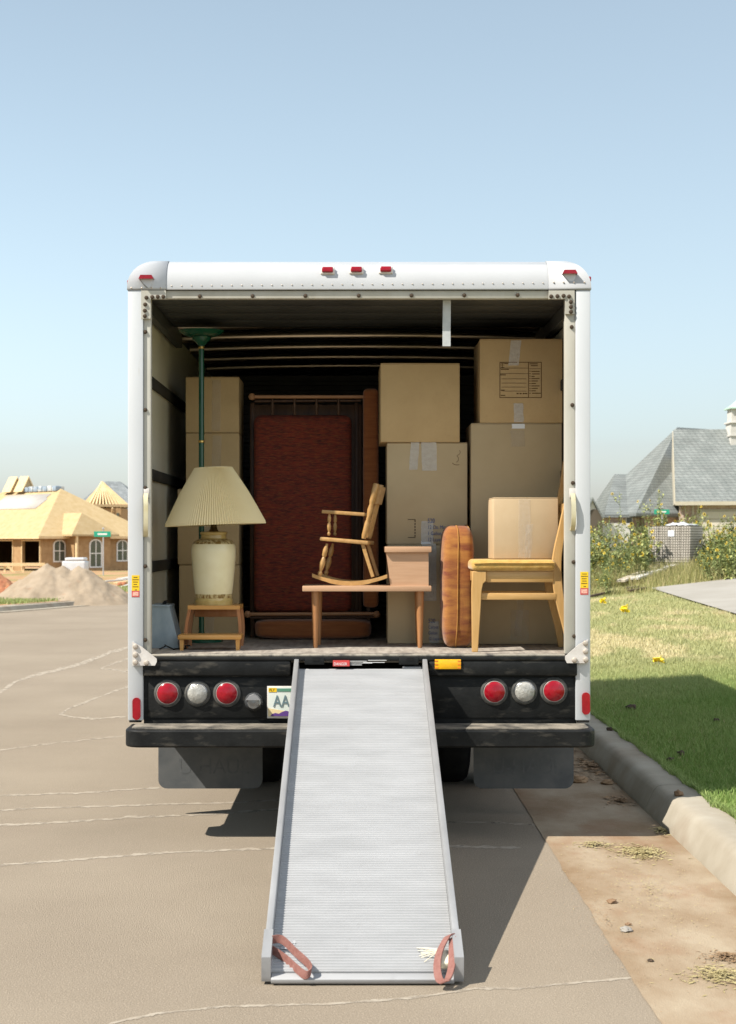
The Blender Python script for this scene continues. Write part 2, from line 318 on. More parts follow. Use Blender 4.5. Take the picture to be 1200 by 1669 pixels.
M['weather'] = mat('weathered_board', (0.40, 0.34, 0.26), (0.50, .45, .36), rough=0.9, ns=4, st=(1, 8, 8), det=6)
M['flag'] = mat('yellow_flag_plastic', (0.85, 0.60, 0.01), (0.9, .68, .03), rough=0.45, ns=20)
M['clod'] = mat('dark_clod', (0.045, 0.032, 0.022), (0.09, .06, .04), rough=1.0, ns=20, bump=.6, bs=60)
M['stone'] = mat('pale_stone', (0.24, 0.22, 0.19), (0.30, .28, .25), rough=0.9, ns=20, bump=.4, bs=60)
M['stoneb'] = mat('brown_stone', (0.18, 0.11, 0.06), (0.23, .145, .085), rough=0.9, ns=20, bump=.4, bs=60)
M['straw'] = mat('dry_clippings', (0.30, 0.24, 0.11), (0.40, .34, .17), rough=1.0, ns=14)
M['leafb'] = mat('brown_leaf', (0.20, 0.12, 0.06), (0.32, .22, .13), rough=0.9, ns=14)
M['stem'] = mat('plant_stem', (0.12, 0.17, 0.05), (0.2, .22, .08), rough=0.8, ns=9)
M['leaf'] = mat('sunflower_leaf', (0.15, 0.19, 0.065), (0.25, 0.28, 0.11), rough=0.7, ns=3, det=5)
M['leafy'] = mat('yellowish_leaf', (0.25, 0.28, 0.09), (0.38, 0.38, 0.14), rough=0.7, ns=3, det=5)
M['petal'] = mat('yellow_petal', (0.72, 0.50, 0.03), (0.76, .56, .06), rough=0.6, ns=9)
M['cone'] = mat('flower_centre', (0.05, 0.025, 0.01), rough=0.9)
M['cab'] = M['white']
M['dglass'] = mat('cab_glass', (0.02, 0.025, 0.03), rough=0.05, spec=.8)
def grassmat(name, a, b, dry, dlo, dhi, dscale):
    m = bpy.data.materials.new(name); m.use_nodes = True; N = m.node_tree.nodes; L = m.node_tree.links; bs = N['Principled BSDF']
    bs.inputs['Roughness'].default_value = 0.65; bs.inputs['Specular IOR Level'].default_value = 0.25
    at = N.new('ShaderNodeAttribute'); at.attribute_name = 'rnd'
    mx = N.new('ShaderNodeMix'); mx.data_type = 'RGBA'; mx.inputs['A'].default_value = (*a, 1); mx.inputs['B'].default_value = (*b, 1)
    L.new(at.outputs['Fac'], mx.inputs['Factor'])
    d = N.new('ShaderNodeAttribute'); d.attribute_name = 'dry'
    mr = N.new('ShaderNodeMapRange'); mr.inputs['From Min'].default_value = dlo; mr.inputs['From Max'].default_value = dhi
    L.new(d.outputs['Fac'], mr.inputs[0])
    m2 = N.new('ShaderNodeMix'); m2.data_type = 'RGBA'; m2.inputs['B'].default_value = (*dry, 1)
    L.new(mr.outputs[0], m2.inputs['Factor']); L.new(mx.outputs['Result'], m2.inputs['A']); L.new(m2.outputs['Result'], bs.inputs['Base Color'])
    tr = N.new('ShaderNodeBsdfTranslucent'); L.new(m2.outputs['Result'], tr.inputs['Color'])
    ms = N.new('ShaderNodeMixShader'); ms.inputs[0].default_value = 0.25
    L.new(bs.outputs[0], ms.inputs[1]); L.new(tr.outputs[0], ms.inputs[2]); L.new(ms.outputs[0], N['Material Output'].inputs['Surface'])
    return m
M['grass'] = grassmat('grass_blade', (0.125, 0.225, 0.042), (0.28, 0.36, 0.11), (0.60, 0.52, 0.30), 0.0, 1.0, 1)
M['tallgrass'] = grassmat('tall_grass_blade', (0.19, 0.22, 0.06), (0.34, 0.32, 0.12), (0.46, 0.38, 0.20), 0.0, 1.0, 1)

# ---------------------------------------------------------------- terrain
def drop(y): return -0.0115 * min(max(0.0, y - 40), 90)
def lawn_z(x, y):
    dx = min(max(x - 1.9, 0.0), 7.0); t = min(max(y - 8, 0.0), 32)
    k = min(max((x - 1.9) / 6, 0), 1)
    return 0.15 + dx * (0.04 + 0.0025 * t) + drop(y) * (1 - k)
XLp = [(-40, -60), (12, -60), (20, -34), (26, -18), (31, -9.6), (33, -7.7), (38.5, -5.7), (48, -4.6), (60, -4.2), (140, -4.2)]
def XL(y): return float(np.interp(y, [a for a, b in XLp], [b for a, b in XLp]))
def GP(px, py, zf=lawn_z):
    y = 3.0
    while y < 140:
        q = P(px, py, y)
        if q.z <= zf(q.x, q.y): return Vector((q.x, q.y, zf(q.x, q.y)))
        y += 0.02
    return P(px, py, 140)
def sheet(name, us, vs, fn, m, kind='structure'):
    vv = [fn(u, v) for v in vs for u in us]; n = len(us)
    ff = [(j * n + i, j * n + i + 1, (j + 1) * n + i + 1, (j + 1) * n + i) for j in range(len(vs) - 1) for i in range(n - 1)]
    b = MB(); b.add(vv, ff); o = b.build(name, m, org=(0, 0, 0), fix=False)
    tag(o, kind=kind); return o
ys = list(np.linspace(-30, 40, 36)) + list(np.linspace(42, 140, 30))
big = [-3000, -1200, -500, -200, -100, -50, -20, 0, 20, 50, 100, 200, 500, 1200, 3000]
sheet('ground', big, [-300, -100, -30, 0, 20, 40, 60, 80, 100, 130, 200, 400, 900, 2000, 5000], lambda x, y: (x, y, drop(y) - 0.06), M['ground'])
road = sheet('road', list(np.linspace(0, 1, 14)), ys, lambda u, y: (XL(y) + (1.0 - XL(y)) * u, y, drop(y)), M['asphalt'])
gys = list(np.linspace(-30, 3, 12)) + list(np.linspace(3.2, 24, 260)) + list(np.linspace(25, 140, 40))
def gut(x, y):
    if x < 1.1: x += .012 * mn.noise(Vector((3.3, y * 1.1, 0))) + .008 * mn.noise(Vector((1, y * 5.0, 2))) + .006 * mn.noise(Vector((1, y * 19.0, 2)))
    return (x, y, drop(y) + 0.003)
sheet('gutter', [0.985, 1.2, 1.4, 1.6, 1.70], gys, gut, M['gutter'])
sheet('building_lot', list(np.linspace(0, 1, 12)), ys, lambda u, y: (XL(y) - 0.15 - u ** 2 * 160, y, drop(y) + 0.12), M['dirt'])
lx = [1.84, 2.2, 2.6, 3, 3.5, 4, 5, 6, 7, 8, 9, 10, 14, 20, 30, 50, 90, 160]
sheet('lawn', lx, ys, lambda x, y: (x, y, lawn_z(x, y) - 0.012), M['soil'])
# kerb on the right: separate cast lengths with narrow joints
prof = [(1.665, -0.05), (1.665, 0.02), (1.69, 0.07), (1.715, 0.118), (1.735, 0.142), (1.765, 0.152), (1.80, 0.154), (1.915, 0.152), (1.915, -0.05)]
y0 = -3.1
kroot = tag(bpy.data.objects.new('kerb', None), kind='structure'); C.objects.link(kroot)
while y0 < 60:
    a, b_ = y0, y0 + 2.99
    k = MB(); n = len(prof); ns_ = 24; vs = []
    for q in range(ns_ + 1):
        y = a + (b_ - a) * q / ns_
        for i_, (x, z) in enumerate(prof):
            d = (.006 * mn.noise(Vector((x * 6, y * 2.2, z * 9))) + .0035 * mn.noise(Vector((x * 25, y * 11, z * 25)))) if 0 < i_ < n - 1 else 0
            vs.append((x + d, y, z + d * .6 + drop(y)))
    k.add(vs, [tuple(range(n))[::-1], tuple(range(ns_ * n, ns_ * n + n))] + [(q * n + i, q * n + (i + 1) % n, (q + 1) * n + (i + 1) % n, (q + 1) * n + i) for q in range(ns_) for i in range(n)])
    k.build('kerb_length', M['kerb'], kroot, ang=50); y0 += 3.0
# kerb along the far left lot
pts = [(XL(y), y) for y in np.linspace(12, 60, 49)]
k = MB(); vs = []
for i, (x, y) in enumerate(pts):
    a = Vector(pts[max(i - 1, 0)]); b_ = Vector(pts[min(i + 1, len(pts) - 1)]); t = (b_ - a).normalized(); nn = Vector((-t.y, t.x))
    for d, z in ((0.28, 0.01), (0.0, 0.012), (-0.05, 0.10), (-0.22, 0.125), (-0.26, 0.0)):
        vs.append((x - nn.x * d, y - nn.y * d, z + drop(y)))
k.add(vs, [(i * 5 + j, i * 5 + j + 1, i * 5 + j + 6, i * 5 + j + 5) for i in range(len(pts) - 1) for j in range(4)])
tag(k.build('kerb_far', M['kerb'], org=(0, 0, 0), fix=False), kind='structure')
# white crack lines that weep across the asphalt
road_z = lambda x, y: drop(y)
cracks = [([(-60, 1299), (0, 1296.5), (128, 1293), (200, 1288), (262, 1284)], 2.0),
          ([(-60, 1326), (0, 1321.5), (60, 1317), (128, 1315.5), (240, 1312), (367, 1309), (440, 1305), (480, 1304)], 2.0),
          ([(-60, 1349), (0, 1345), (70, 1342), (198, 1334), (206, 1332), (319, 1329), (440, 1320), (480, 1318)], 2.6),
          ([(-60, 1415), (0, 1410), (90, 1404), (176, 1397), (264, 1390), (440, 1383), (520, 1380), (740, 1380), (850, 1382)], 2.8),
          ([(160, 1680), (183, 1668), (257, 1652), (367, 1641), (533, 1637), (672, 1627), (780, 1611), (840, 1612), (930, 1603), (1008, 1596), (1045, 1594)], 2.6),
          ([(-40, 1146), (0, 1129), (27, 1110), (63, 1099), (116, 1087), (165, 1070), (179, 1063), (214, 1055)], 3.4),
          ([(214, 1117), (165, 1135), (110, 1156), (98, 1165), (118, 1169), (154, 1172), (206, 1168)], 2.4),
          ([(214, 1072), (190, 1080), (162, 1090), (192, 1092), (200, 1095), (214, 1092)], 2.0),
          ([(-30, 1226), (0, 1223), (83, 1212), (206, 1199)], 1.4),
          ([(720, 1340), (800, 1341), (880, 1345)], 2.0)]
for pl, w in cracks:
    b = MB(); vs = []; k = 0
    dense = []
    for (xa, ya), (xb, yb) in zip(pl, pl[1:]):
        n = max(2, int(math.hypot(xb - xa, yb - ya) / 4))
        dense += [(xa + (xb - xa) * i / n, ya + (yb - ya) * i / n) for i in range(n)]
    dense.append(pl[-1])
    for i, (x, y) in enumerate(dense):
        a = dense[max(i - 1, 0)]; c = dense[min(i + 1, len(dense) - 1)]
        tx, ty = c[0] - a[0], c[1] - a[1]; L_ = math.hypot(tx, ty) or 1; nx, ny = -ty / L_, tx / L_
        j = 0.9 * mn.noise(Vector((x * .06, y * .06, 3))) + random.uniform(-.45, .45)
        h = w * 0.75 * (0.75 + 0.6 * mn.noise(Vector((x * .05, w, 0))) + random.uniform(-.25, .25)); h = max(h, .4)
        if i in (0, len(dense) - 1): h = .15
        for sgn in (-1, 1):
            yy = y + ny * (j + sgn * h); Yd = F * CZ / (yy - PY)
            vs.append(((x + nx * (j + sgn * h) - PX) * Yd / F, Yd, 0.0014))
    fs = [(2 * i, 2 * i + 1, 2 * i + 3, 2 * i + 2) for i in range(len(dense) - 1)]
    b.add(vs, fs); b.build('crack_line', M['stain'], road, ang=0)
# driveway on the right
A_ = GP(1060, 960); B_ = GP(1200, 1003); Cc = GP(1140, 952)
qa, qb, qc, qd = Vector((A_.x, A_.y)), Vector((B_.x, B_.y)), Vector((B_.x + 5.0, B_.y - 1.0)), Vector((Cc.x + 6, Cc.y + 1.5))
def drv(u, v):
    p = (qa * (1 - v) + qb * v) * (1 - u) + (qd * (1 - v) + qc * v) * u
    return (p.x, p.y, lawn_z(p.x, p.y) + 0.025)
drive = sheet('driveway', list(np.linspace(0, 1, 9)), list(np.linspace(0, 1, 9)), drv, M['drive'])
def in_drive(x, y):
    poly = [qa, qb, qc, qd]; s = None
    for i in range(4):
        a, b = poly[i], poly[(i + 1) % 4]; c = (b.x - a.x) * (y - a.y) - (b.y - a.y) * (x - a.x)
        if s is None: s = c > 0
        elif (c > 0) != s: return False
    return True

# ---------------------------------------------------------------- grass
def blades(name, XY, hs, ws, m, seg2, zoff=-0.012, lean=0.5, dry=None):
    n = len(XY); z = np.array([lawn_z(x, y) for x, y in XY]) + zoff
    a = rng.uniform(0, 2 * np.pi, n); l = rng.uniform(0.1, lean, n) * hs; la = rng.uniform(0, 2 * np.pi, n)
    dx, dy = np.cos(a) * ws, np.sin(a) * ws; lx_, ly_ = np.cos(la) * l, np.sin(la) * l
    X, Y = XY[:, 0], XY[:, 1]
    if seg2:
        V = np.stack([np.stack([X - dx, Y - dy, z], 1), np.stack([X + dx, Y + dy, z], 1),
                      np.stack([X - dx * .7 + lx_ * .4, Y - dy * .7 + ly_ * .4, z + hs * .6], 1), np.stack([X + dx * .7 + lx_ * .4, Y + dy * .7 + ly_ * .4, z + hs * .6], 1),
                      np.stack([X + lx_, Y + ly_, z + hs], 1)], 1).reshape(-1, 3); k = 5
        base = (np.arange(n) * 5)[:, None]
        T = np.concatenate([base + [0, 1, 3], base + [0, 3, 2], base + [2, 3, 4]], 1).reshape(-1, 3)
    else:
        V = np.stack([np.stack([X - dx, Y - dy, z], 1), np.stack([X + dx, Y + dy, z], 1), np.stack([X + lx_, Y + ly_, z + hs], 1)], 1).reshape(-1, 3); k = 3
        T = (np.arange(n) * 3)[:, None] + np.array([0, 1, 2])
    me = bpy.data.meshes.new(name); nt = len(T)
    me.vertices.add(len(V)); me.vertices.foreach_set('co', V.astype(np.float32).ravel())
    me.loops.add(nt * 3); me.loops.foreach_set('vertex_index', T.astype(np.int32).ravel())
    me.polygons.add(nt); me.polygons.foreach_set('loop_start', np.arange(nt, dtype=np.int32) * 3)
    me.update(calc_edges=True)
    at = me.attributes.new('rnd', 'FLOAT', 'POINT'); at.data.foreach_set('value', np.repeat(rng.uniform(0, 1, n), k).astype(np.float32))
    if dry is None: dry = np.zeros(n)
    at = me.attributes.new('dry', 'FLOAT', 'POINT'); at.data.foreach_set('value', np.repeat(dry, k).astype(np.float32))
    me.materials.append(m)
    o = bpy.data.objects.new(name, me); C.objects.link(o); return o
def scatter(n, ya, yb, p=1.0, wlo=0.135, whi=0.262, m0=1.0, m1=0.8):
    out = []
    Y = ya + (yb - ya) * rng.uniform(0, 1, n) ** p
    lo = np.maximum(1.93, wlo * Y - m0); hi = whi * Y + m1
    X = lo + (hi - lo) * rng.uniform(0, 1, n)
    return np.stack([X, Y], 1)
def dryness(XY):
    d = np.zeros(len(XY))
    for i, (x, y) in enumerate(XY):
        v = mn.noise(Vector((x * .8, y * .30, 1.7))) * .6 + mn.noise(Vector((x * 2.1, y * .9, 5.1))) * .5 + mn.noise(Vector((x * 7, y * 5, 2.1))) * .25
        band = min(max((y - 13.0) / 4, 0), 1)
        d[i] = min(max((v + .05) * 1.6 * (.25 + band), 0), 1) * (.3 + .7 * band) + .52 * band
    return np.clip(d, 0, 1)
def keep(XY): return np.array([q for q in XY if not in_drive(q[0], q[1])])
XY = scatter(270000, 4.4, 17.0, m0=1.6, m1=2.6)
g = blades('grass', XY, rng.uniform(.022, .05, len(XY)), rng.uniform(.0016, .003, len(XY)), M['grass'], True, dry=dryness(XY), lean=.9)
tag(g, 'short mown green grass of the lawn beside the kerb', 'grass', kind='stuff')
XY = keep(scatter(260000, 16.5, 50, 1.2, m0=2.5, m1=3.0))
g = blades('grass', XY, rng.uniform(.025, .06, len(XY)), rng.uniform(.004, .009, len(XY)), M['grass'], False, dry=dryness(XY), lean=.9)
tag(g, 'paler dry patched grass further up the lawn', 'grass', kind='stuff')
e = rng.uniform(0, 1, 9000); ov = np.array([.02 + .05 * max(0, mn.noise(Vector((7, y * 2.6, 1))) + .25) + .03 * max(0, mn.noise(Vector((2, y * 9, 1)))) for y in 5 + e * 11]); XYe = np.stack([1.935 - rng.uniform(0, 1, 9000) * ov, 5 + e * 11], 1)
tag(blades('grass', XYe, rng.uniform(.02, .045, 9000), rng.uniform(.0016, .003, 9000), M['grass'], True, zoff=0.0, lean=1.3, dry=dryness(XYe) * .5 + .1), 'ragged grass edge creeping over the kerb back', 'grass', kind='stuff')
# rank yellow-green growth behind the lawn
XY = keep(scatter(56000, 27.5, 47, .8, m0=2.0, m1=2.0)); 
sel = np.array([mn.noise(Vector((x * .3, y * .2, 9))) + .55 + (y - 32) * .05 > 0 and y > 30.5 - (x - 4) * .25 for x, y in XY]); XY = XY[sel]
hh = rng.uniform(.12, .42, len(XY)) * np.clip((XY[:, 1] - 26) / 8, .35, 1)
tag(blades('tall_grass', XY, hh, rng.uniform(.006, .012, len(XY)), M['tallgrass'], False, lean=.7, dry=rng.uniform(0, 1, len(XY)) ** 2), 'rank uncut yellow green grass behind the mown lawn', 'grass', kind='stuff')
#TRUCK
# ---------------------------------------------------------------- moving truck
R = 8.2; TXL, TXR = -1.219, 1.242; TC = (TXL + TXR) / 2; YF = 14.0; DECK = 0.96
truck = thing('moving_truck', 'white box truck with open rear door, black bumper and round red tail lamps', 'truck', (TC, R, 0))
def capshape(off):
    bm = bmesh.new()
    x0, x1, y0, z0, z1 = TXL - off, TXR + off, R - 0.012 - off, 2.898, 3.074 + off
    vs = [(x, y, z) for z in (z0, z1) for y in (y0, YF) for x in (x0, x1)]
    bv = [bm.verts.new(v) for v in vs]
    for f in [(0, 2, 3, 1), (4, 5, 7, 6), (0, 1, 5, 4), (2, 6, 7, 3), (0, 4, 6, 2), (1, 3, 7, 5)]: bm.faces.new([bv[i] for i in f])
    bm.edges.ensure_lookup_table()
    ed = [e for e in bm.edges if all(v.co.z > z1 - .001 for v in e.verts)]
    bmesh.ops.bevel(bm, geom=ed, offset=0.168, segments=12, profile=0.5, affect='EDGES')
    bm.normal_update(); bmesh.ops.delete(bm, geom=[f for f in bm.faces if all(v.co.z < z0 + .001 for v in f.verts)], context='FACES_ONLY')
    return bm
def cut(bm, co, no):
    bmesh.ops.bisect_plane(bm, geom=bm.verts[:] + bm.edges[:] + bm.faces[:], plane_co=co, plane_no=no, clear_outer=True)
def bmobj(bm, name, m, parent, ang=40):
    bmesh.ops.recalc_face_normals(bm, faces=bm.faces)
    o = world_loc(parent)
    for v in bm.verts: v.co -= o
    me = bpy.data.meshes.new(name); bm.to_mesh(me); bm.free(); me.materials.append(m)
    me.polygons.foreach_set('use_smooth', [True] * len(me.polygons)); me.set_sharp_from_angle(angle=rad(ang))
    ob = bpy.data.objects.new(name, me); C.objects.link(ob); ob.parent = parent; return ob
rf_ = bmobj(capshape(0), 'roof', M['cap'], truck); md = rf_.modifiers.new('s', 'SOLIDIFY'); md.thickness = 0.004; md.offset = -1
sL, sR = RX(271), RX(894)
for sx in (0, 1):
    bm = capshape(0.004)
    if sx == 0: cut(bm, (sL, 0, 0), (1, 0, 0))
    else: cut(bm, (sR, 0, 0), (-1, 0, 0))
    cut(bm, (0, R + .22, 0), (0, 1, 0))
    geom = [e for e in bm.edges if e.is_boundary]
    ob = bmobj(bm, 'corner_cap', M['cap'], truck)
    md = ob.modifiers.new('s', 'SOLIDIFY'); md.thickness = 0.003; md.offset = -1
# side walls, lower skirts, front wall
for xo, xi, nm in ((TXL, TXL + .03, 'L'), (TXR - .03, TXR, 'R')):
    MB().box(xo, xi, R + .002, YF - .002, 0.62, 2.8985).build('side_wall', M['white'], truck)
    a, b = (xi, xi + .006) if nm == 'L' else (xo - .006, xo)
    MB().box(a, b, R + .03, 12.49, DECK, 2.897).build('wall_liner', M['liner'], truck)
    for zc in (2.466, 1.94, 1.414):
        r0, r1 = (b, b + .022) if nm == 'L' else (a - .022, a)
        MB().box(r0, r1, R + .06, 12.47, zc - .032, zc + .032, .006).build('rub_rail', M['rubrail'], truck)
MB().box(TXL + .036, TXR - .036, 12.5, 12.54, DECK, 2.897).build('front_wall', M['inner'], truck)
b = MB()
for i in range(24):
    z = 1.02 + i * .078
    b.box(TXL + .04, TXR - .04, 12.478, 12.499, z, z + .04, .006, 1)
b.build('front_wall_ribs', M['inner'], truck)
MB().box(TXL + .001, TXR - .001, YF - .03, YF - .003, 2.1, 2.8975).build('attic_front', M['white'], truck)
MB().box(TXL + .031, TXR - .031, 12.545, YF - .031, 2.10, 2.14).build('attic_floor', M['white'], truck)
# underside of the roof and its cross bows
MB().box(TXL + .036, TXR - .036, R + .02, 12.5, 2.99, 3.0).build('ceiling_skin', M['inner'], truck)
for yb in (9.72, 10.29, 10.89, 11.51, 12.1):
    pts = []
    for i in range(13):
        x = TXL + .04 + (TXR - TXL - .08) * i / 12; u = (i - 6) / 6
        pts.append((x, 2.912 + .022 * (1 - u * u)))
    MB().tube([(x, yb, z) for x, z in pts], .032, 12).build('roof_bow', M['bow'], truck)
# rolled-up door sections under the ceiling with tracks
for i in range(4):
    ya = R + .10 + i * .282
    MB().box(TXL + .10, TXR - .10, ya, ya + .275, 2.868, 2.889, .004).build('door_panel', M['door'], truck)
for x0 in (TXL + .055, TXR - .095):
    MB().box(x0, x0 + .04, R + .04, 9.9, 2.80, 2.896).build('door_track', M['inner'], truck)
b = MB(); b.lathe([(.05, 0), (.05, -.02), (.03, -.055), (.0, -.062)], (-.70, 9.75, 2.985), 20); b.build('dome_lamp', M['chrome'], truck)
# rear frame
for a, b_, nm in ((209, 234, 'l'), (938, 962, 'r')):
    MB().box(RX(a), RX(b_), R - .012, R + .04, RZ(1174), 2.897, .006, 2).build('corner_post', M['white'], truck)
for a, b_ in ((234.5, 246), (921, 937.5)):
    MB().box(RX(a), RX(b_), R + .001, R + .05, DECK, 2.8965, .003).build('door_jamb', M['frame'], truck)
MB().box(RX(246.3), RX(920.7), R + .001, R + .05, RZ(486.5), 2.8965, .003).build('header', M['frame'], truck)
for s_, xs, zt in ((1, (231, 271), 478), (-1, (936, 894), 470.5)):
    x0, x1 = RX(xs[0]), RX(xs[1]); z1 = 2.894; z0 = RZ(zt + 42)
    w = .05 * s_
    q = [(x0, z0), (x0 + w, z0), (x0 + w, z1 - .045), (x1, z1 - .045), (x1, z1), (x0, z1)]
    MB().prism(q if s_ > 0 else q[::-1], 'y', R - .016, R).build('corner_plate', M['frame'], truck)
bb = MB(); bb.lathe([(.011, 0), (.011, .004), (.008, .009), (.0, .011)], (0, 0, 0), 10)
def mesh_of(b, m, name):
    o = b.build(name, m, org=(0, 0, 0)); me = o.data; bpy.data.objects.remove(o); return me
m_bolt = mesh_of(bb, M['bolt'], 'bolt'); 
bb = MB(); bb.lathe([(.0145, 0), (.0145, .005), (.010, .011), (.0, .013)], (0, 0, 0), 12); m_boltl = mesh_of(bb, M['boltl'], 'bolt_large')
BR = (rad(90), 0, 0)
for px, py in [(237, y) for y in (541, 668, 795, 923, 1043)] + [(932, 533), (933, 660), (934, 787), (935, 916), (936, 1037)] + \
        [(x, 483 - (x - 326) * .004) for x in (326, 412, 498, 585, 671, 757, 844)]:
    place(m_bolt, 'bolt', truck, (RX(px), R + .001, RZ(py)), BR)
for px, py in [(239.6, 486), (249, 485), (258, 484.5), (267, 484.5), (237.6, 497), (237, 507), (237, 516)] + \
        [(898, 484), (908, 483.5), (918, 483), (927, 484), (930, 493), (930, 501), (930, 509)]:
    place(m_bolt, 'bolt', truck, (RX(px), R - .016, RZ(py)), BR)
b = MB()
for i in range(38):
    x = sL + .03 + i * (sR - sL - .06) / 37; b.lathe([(.004, 0), (.004, .001), (.0, .0035)], (0, 0, 0), 6, Matrix.Translation((x, R - .012, RZ(466.5 - i * .13))) @ Matrix.Rotation(rad(90), 4, 'X'))
for xs, z in (((215, 232, 248, 263), 470), ((902, 918, 935, 952), 461)):
    for x in xs: b.lathe([(.005, 0), (.005, .001), (.0, .004)], (0, 0, 0), 6, Matrix.Translation((RX(x), R - .016, RZ(z))) @ Matrix.Rotation(rad(90), 4, 'X'))
b.build('rivets', M['boltl'], truck)['kind'] = 'stuff'
# clearance lamps
def surf(pz, r=.168):                         # point on the rounded header at height pz
    cz, cy = 3.074 - r, R - .012 + r; s = max(-1, min(1, (pz - cz) / r)); a = math.asin(s)
    return cy - r * math.cos(a), a
for px, py in ((534, 441), (581, 440.5), (629, 440)):
    z = RZ(py); y, a = surf(z)
    T = Matrix.Translation((RX(px), y - .004, z - .002)) @ Matrix.Rotation(-a * .45, 4, 'X')
    h = MB().box(-.038, .038, -.014, .03, -.021, .021, .006, 3, T).build('clearance_lamp', M['galv'], truck)
    l = MB().box(-.030, .030, -.030, -.012, -.0145, .0145, .006, 3, T).build('lens', M['red'], h)
for px, py, s_ in ((240, 454, -1), (928, 445, 1)):
    z = RZ(py); y, a = surf(z)
    MB().prism([(RX(px) - .034, z - .006), (RX(px) + .034, z - .006), (RX(px) + .03, z - .03), (RX(px) + .012, z - .055), (RX(px) - .016, z - .03)], 'y', y - .022, y + .03).build('lamp_housing', M['white'], truck)
    MB().prism([(RX(px) - .040, z - .008), (RX(px) + .040, z - .008), (RX(px) + .030, z + .012), (RX(px) - .030, z + .012)], 'y', y - .045, y + .03).build('clearance_lamp', M['red'], truck)
for x0, x1, py in ((TXL - .014, TXL + .02, 458), (TXR - .02, TXR + .014, 452)):
    MB().box(x0, x1, R + .05, R + .10, RZ(py) - .014, RZ(py) + .014, .005).build('side_lamp', M['red'], truck)
# sill, recess and lamp panel
xa, xb = RX(234), RX(940)
MB().box(TXL + .031, TXR - .031, R + .052, 12.49, DECK - .05, DECK).build('cargo_floor', M['deck'], truck)
MB().box(RX(246), RX(921), R - .02, R + .051, DECK - .012, DECK - .001, .003).build('sill_lip', M['worn'], truck)
MB().box(xa, xb, R - .026, R + .05, .925, DECK - .0125, .006).build('sill', M['black'], truck)
for a, b_ in ((234, 474), (699, 940)):
    MB().box(RX(a), RX(b_), R - .024, R + .05, .845, .924, .008).build('sill_beam', M['black'], truck)
MB().box(RX(474.5), RX(698.5), R + .3, R + .33, .62, .93).build('ramp_slot_back', M['rubber'], truck)
for a in (497, 650):
    MB().box(RX(a), RX(a + 32), R - .032, R - .0265, .905, .945, .003).build('latch_plate', M['black'], truck)
    MB().box(RX(a + 13), RX(a + 24), R - .034, R - .0325, .926, .943).build('latch_hole', M['rubber'], truck)
MB().box(xa, xb, R + .010, R + .045, .55, .844, .004).build('lamp_panel', M['black'], truck)
for a, b_ in ((241, 476), (697, 938)):
    MB().box(RX(a), RX(b_), R + .004, R + .0095, .618, .832, .004).build('lamp_plate', M['black'], truck)
# round lamps
def roundlamp(px, py, r, m, rim):
    M_ = Matrix.Translation((RX(px), R + .004, RZ(py))) @ Matrix.Rotation(rad(90), 4, 'X')
    g_ = MB().lathe([(r * 1.32, 0), (r * 1.30, .006), (r * 1.12, .012), (r * 1.02, .010), (r * 1.0, .0)], (0, 0, 0), 40, M_).build('tail_lamp', M['grom'], truck)
    MB().lathe([(r * 1.04, .0), (r * 1.04, .0135), (r * 1.0, .015), (r * .97, .013), (r * .97, 0)], (0, 0, 0), 40, M_).build('rim', rim, g_)
    MB().lathe([(r * .97, .0), (r * .97, .015), (r * .8, .022), (r * .45, .028), (0, .030)], (0, 0, 0), 40, M_).build('lens', m, g_)
    return g_
for px, py in ((273.5, 1130), (370, 1130), (806, 1127.5), (903, 1126)): roundlamp(px, py, .056, M['red'], M['lip'])
for px, py in ((322, 1130.5), (855, 1127)): roundlamp(px, py, .053, M['clear'], M['chrome'])
M_ = Matrix.Translation((RX(414), R + .004, RZ(1144))) @ Matrix.Rotation(rad(90), 4, 'X')
pl = MB().lathe([(.05, 0), (.048, .01), (.04, .03), (.037, .05), (.03, .06), (0, .062)], (0, 0, 0), 24, M_).build('trailer_socket', M['chrome'], truck)
MB().prism([(RX(402), RZ(1139)), (RX(426), RZ(1139)), (RX(421), RZ(1133)), (RX(414), RZ(1130)), (RX(407), RZ(1133))], 'y', R - .07, R + .002).build('socket_cover', M['alud'], pl)
# licence plate, half hidden by the ramp
x0, x1, z0, z1 = RX(437.5), RX(531), RZ(1167.5), RZ(1120)
pb = MB().box(x0 - .006, x1 + .006, R - .006, R + .003, z0 - .01, z1 + .006, .002).build('licence_plate', M['galv'], truck)
MB().box(x0, x1, R - .010, R - .0065, z0, z1).build('plate_face', M['platew'], pb)
MB().box(x0 + .002, x0 + .045, R - .012, R - .0105, z1 - .025, z1 - .003).build('plate_tab', M['yellow'], pb)
MB().box(x0 + .048, x1 - .01, R - .012, R - .0105, z1 - .022, z1 - .006).build('plate_band', M['plateg'], pb)
q = [(x0, z0)] ; hs = [.018, .026, .02, .034, .042, .036, .05, .04, .03, .046, .036, .04, .028, .036, .022, .026]
tan = [(x0, z0 + .001), (x1, z0 + .001), (x1, z0 + .03), (x0 + .1, z0 + .028), (x0, z0 + .045)]
MB().prism(tan, 'y', R - .0115, R - .0103).build('plate_desert', M['platet'], pb)
mt = [(x0 + .012, z0 + .002)] + [(x0 + .02 + (x1 - x0 - .03) * i / 15, z0 + h * .75) for i, h in enumerate(hs)] + [(x1, z0 + .002)]
MB().prism(mt, 'y', R - .0128, R - .0118).build('plate_mountains', M['platep'], pb)
text('plate_text', 'AA\u00b7', .090, M['platek'], pb, (x0 + .026, R - .0125, z0 + .052), sx=.72)
text('plate_tab_text', 'FLY', .020, M['ink'], pb, (x0 + .006, R - .0125, z1 - .020), sx=.9)
MB().box(x1 - .16, x1 - .155, R - .0126, R - .0118, z0 + .06, z0 + .10).build('plate_digit', M['platek'], pb)
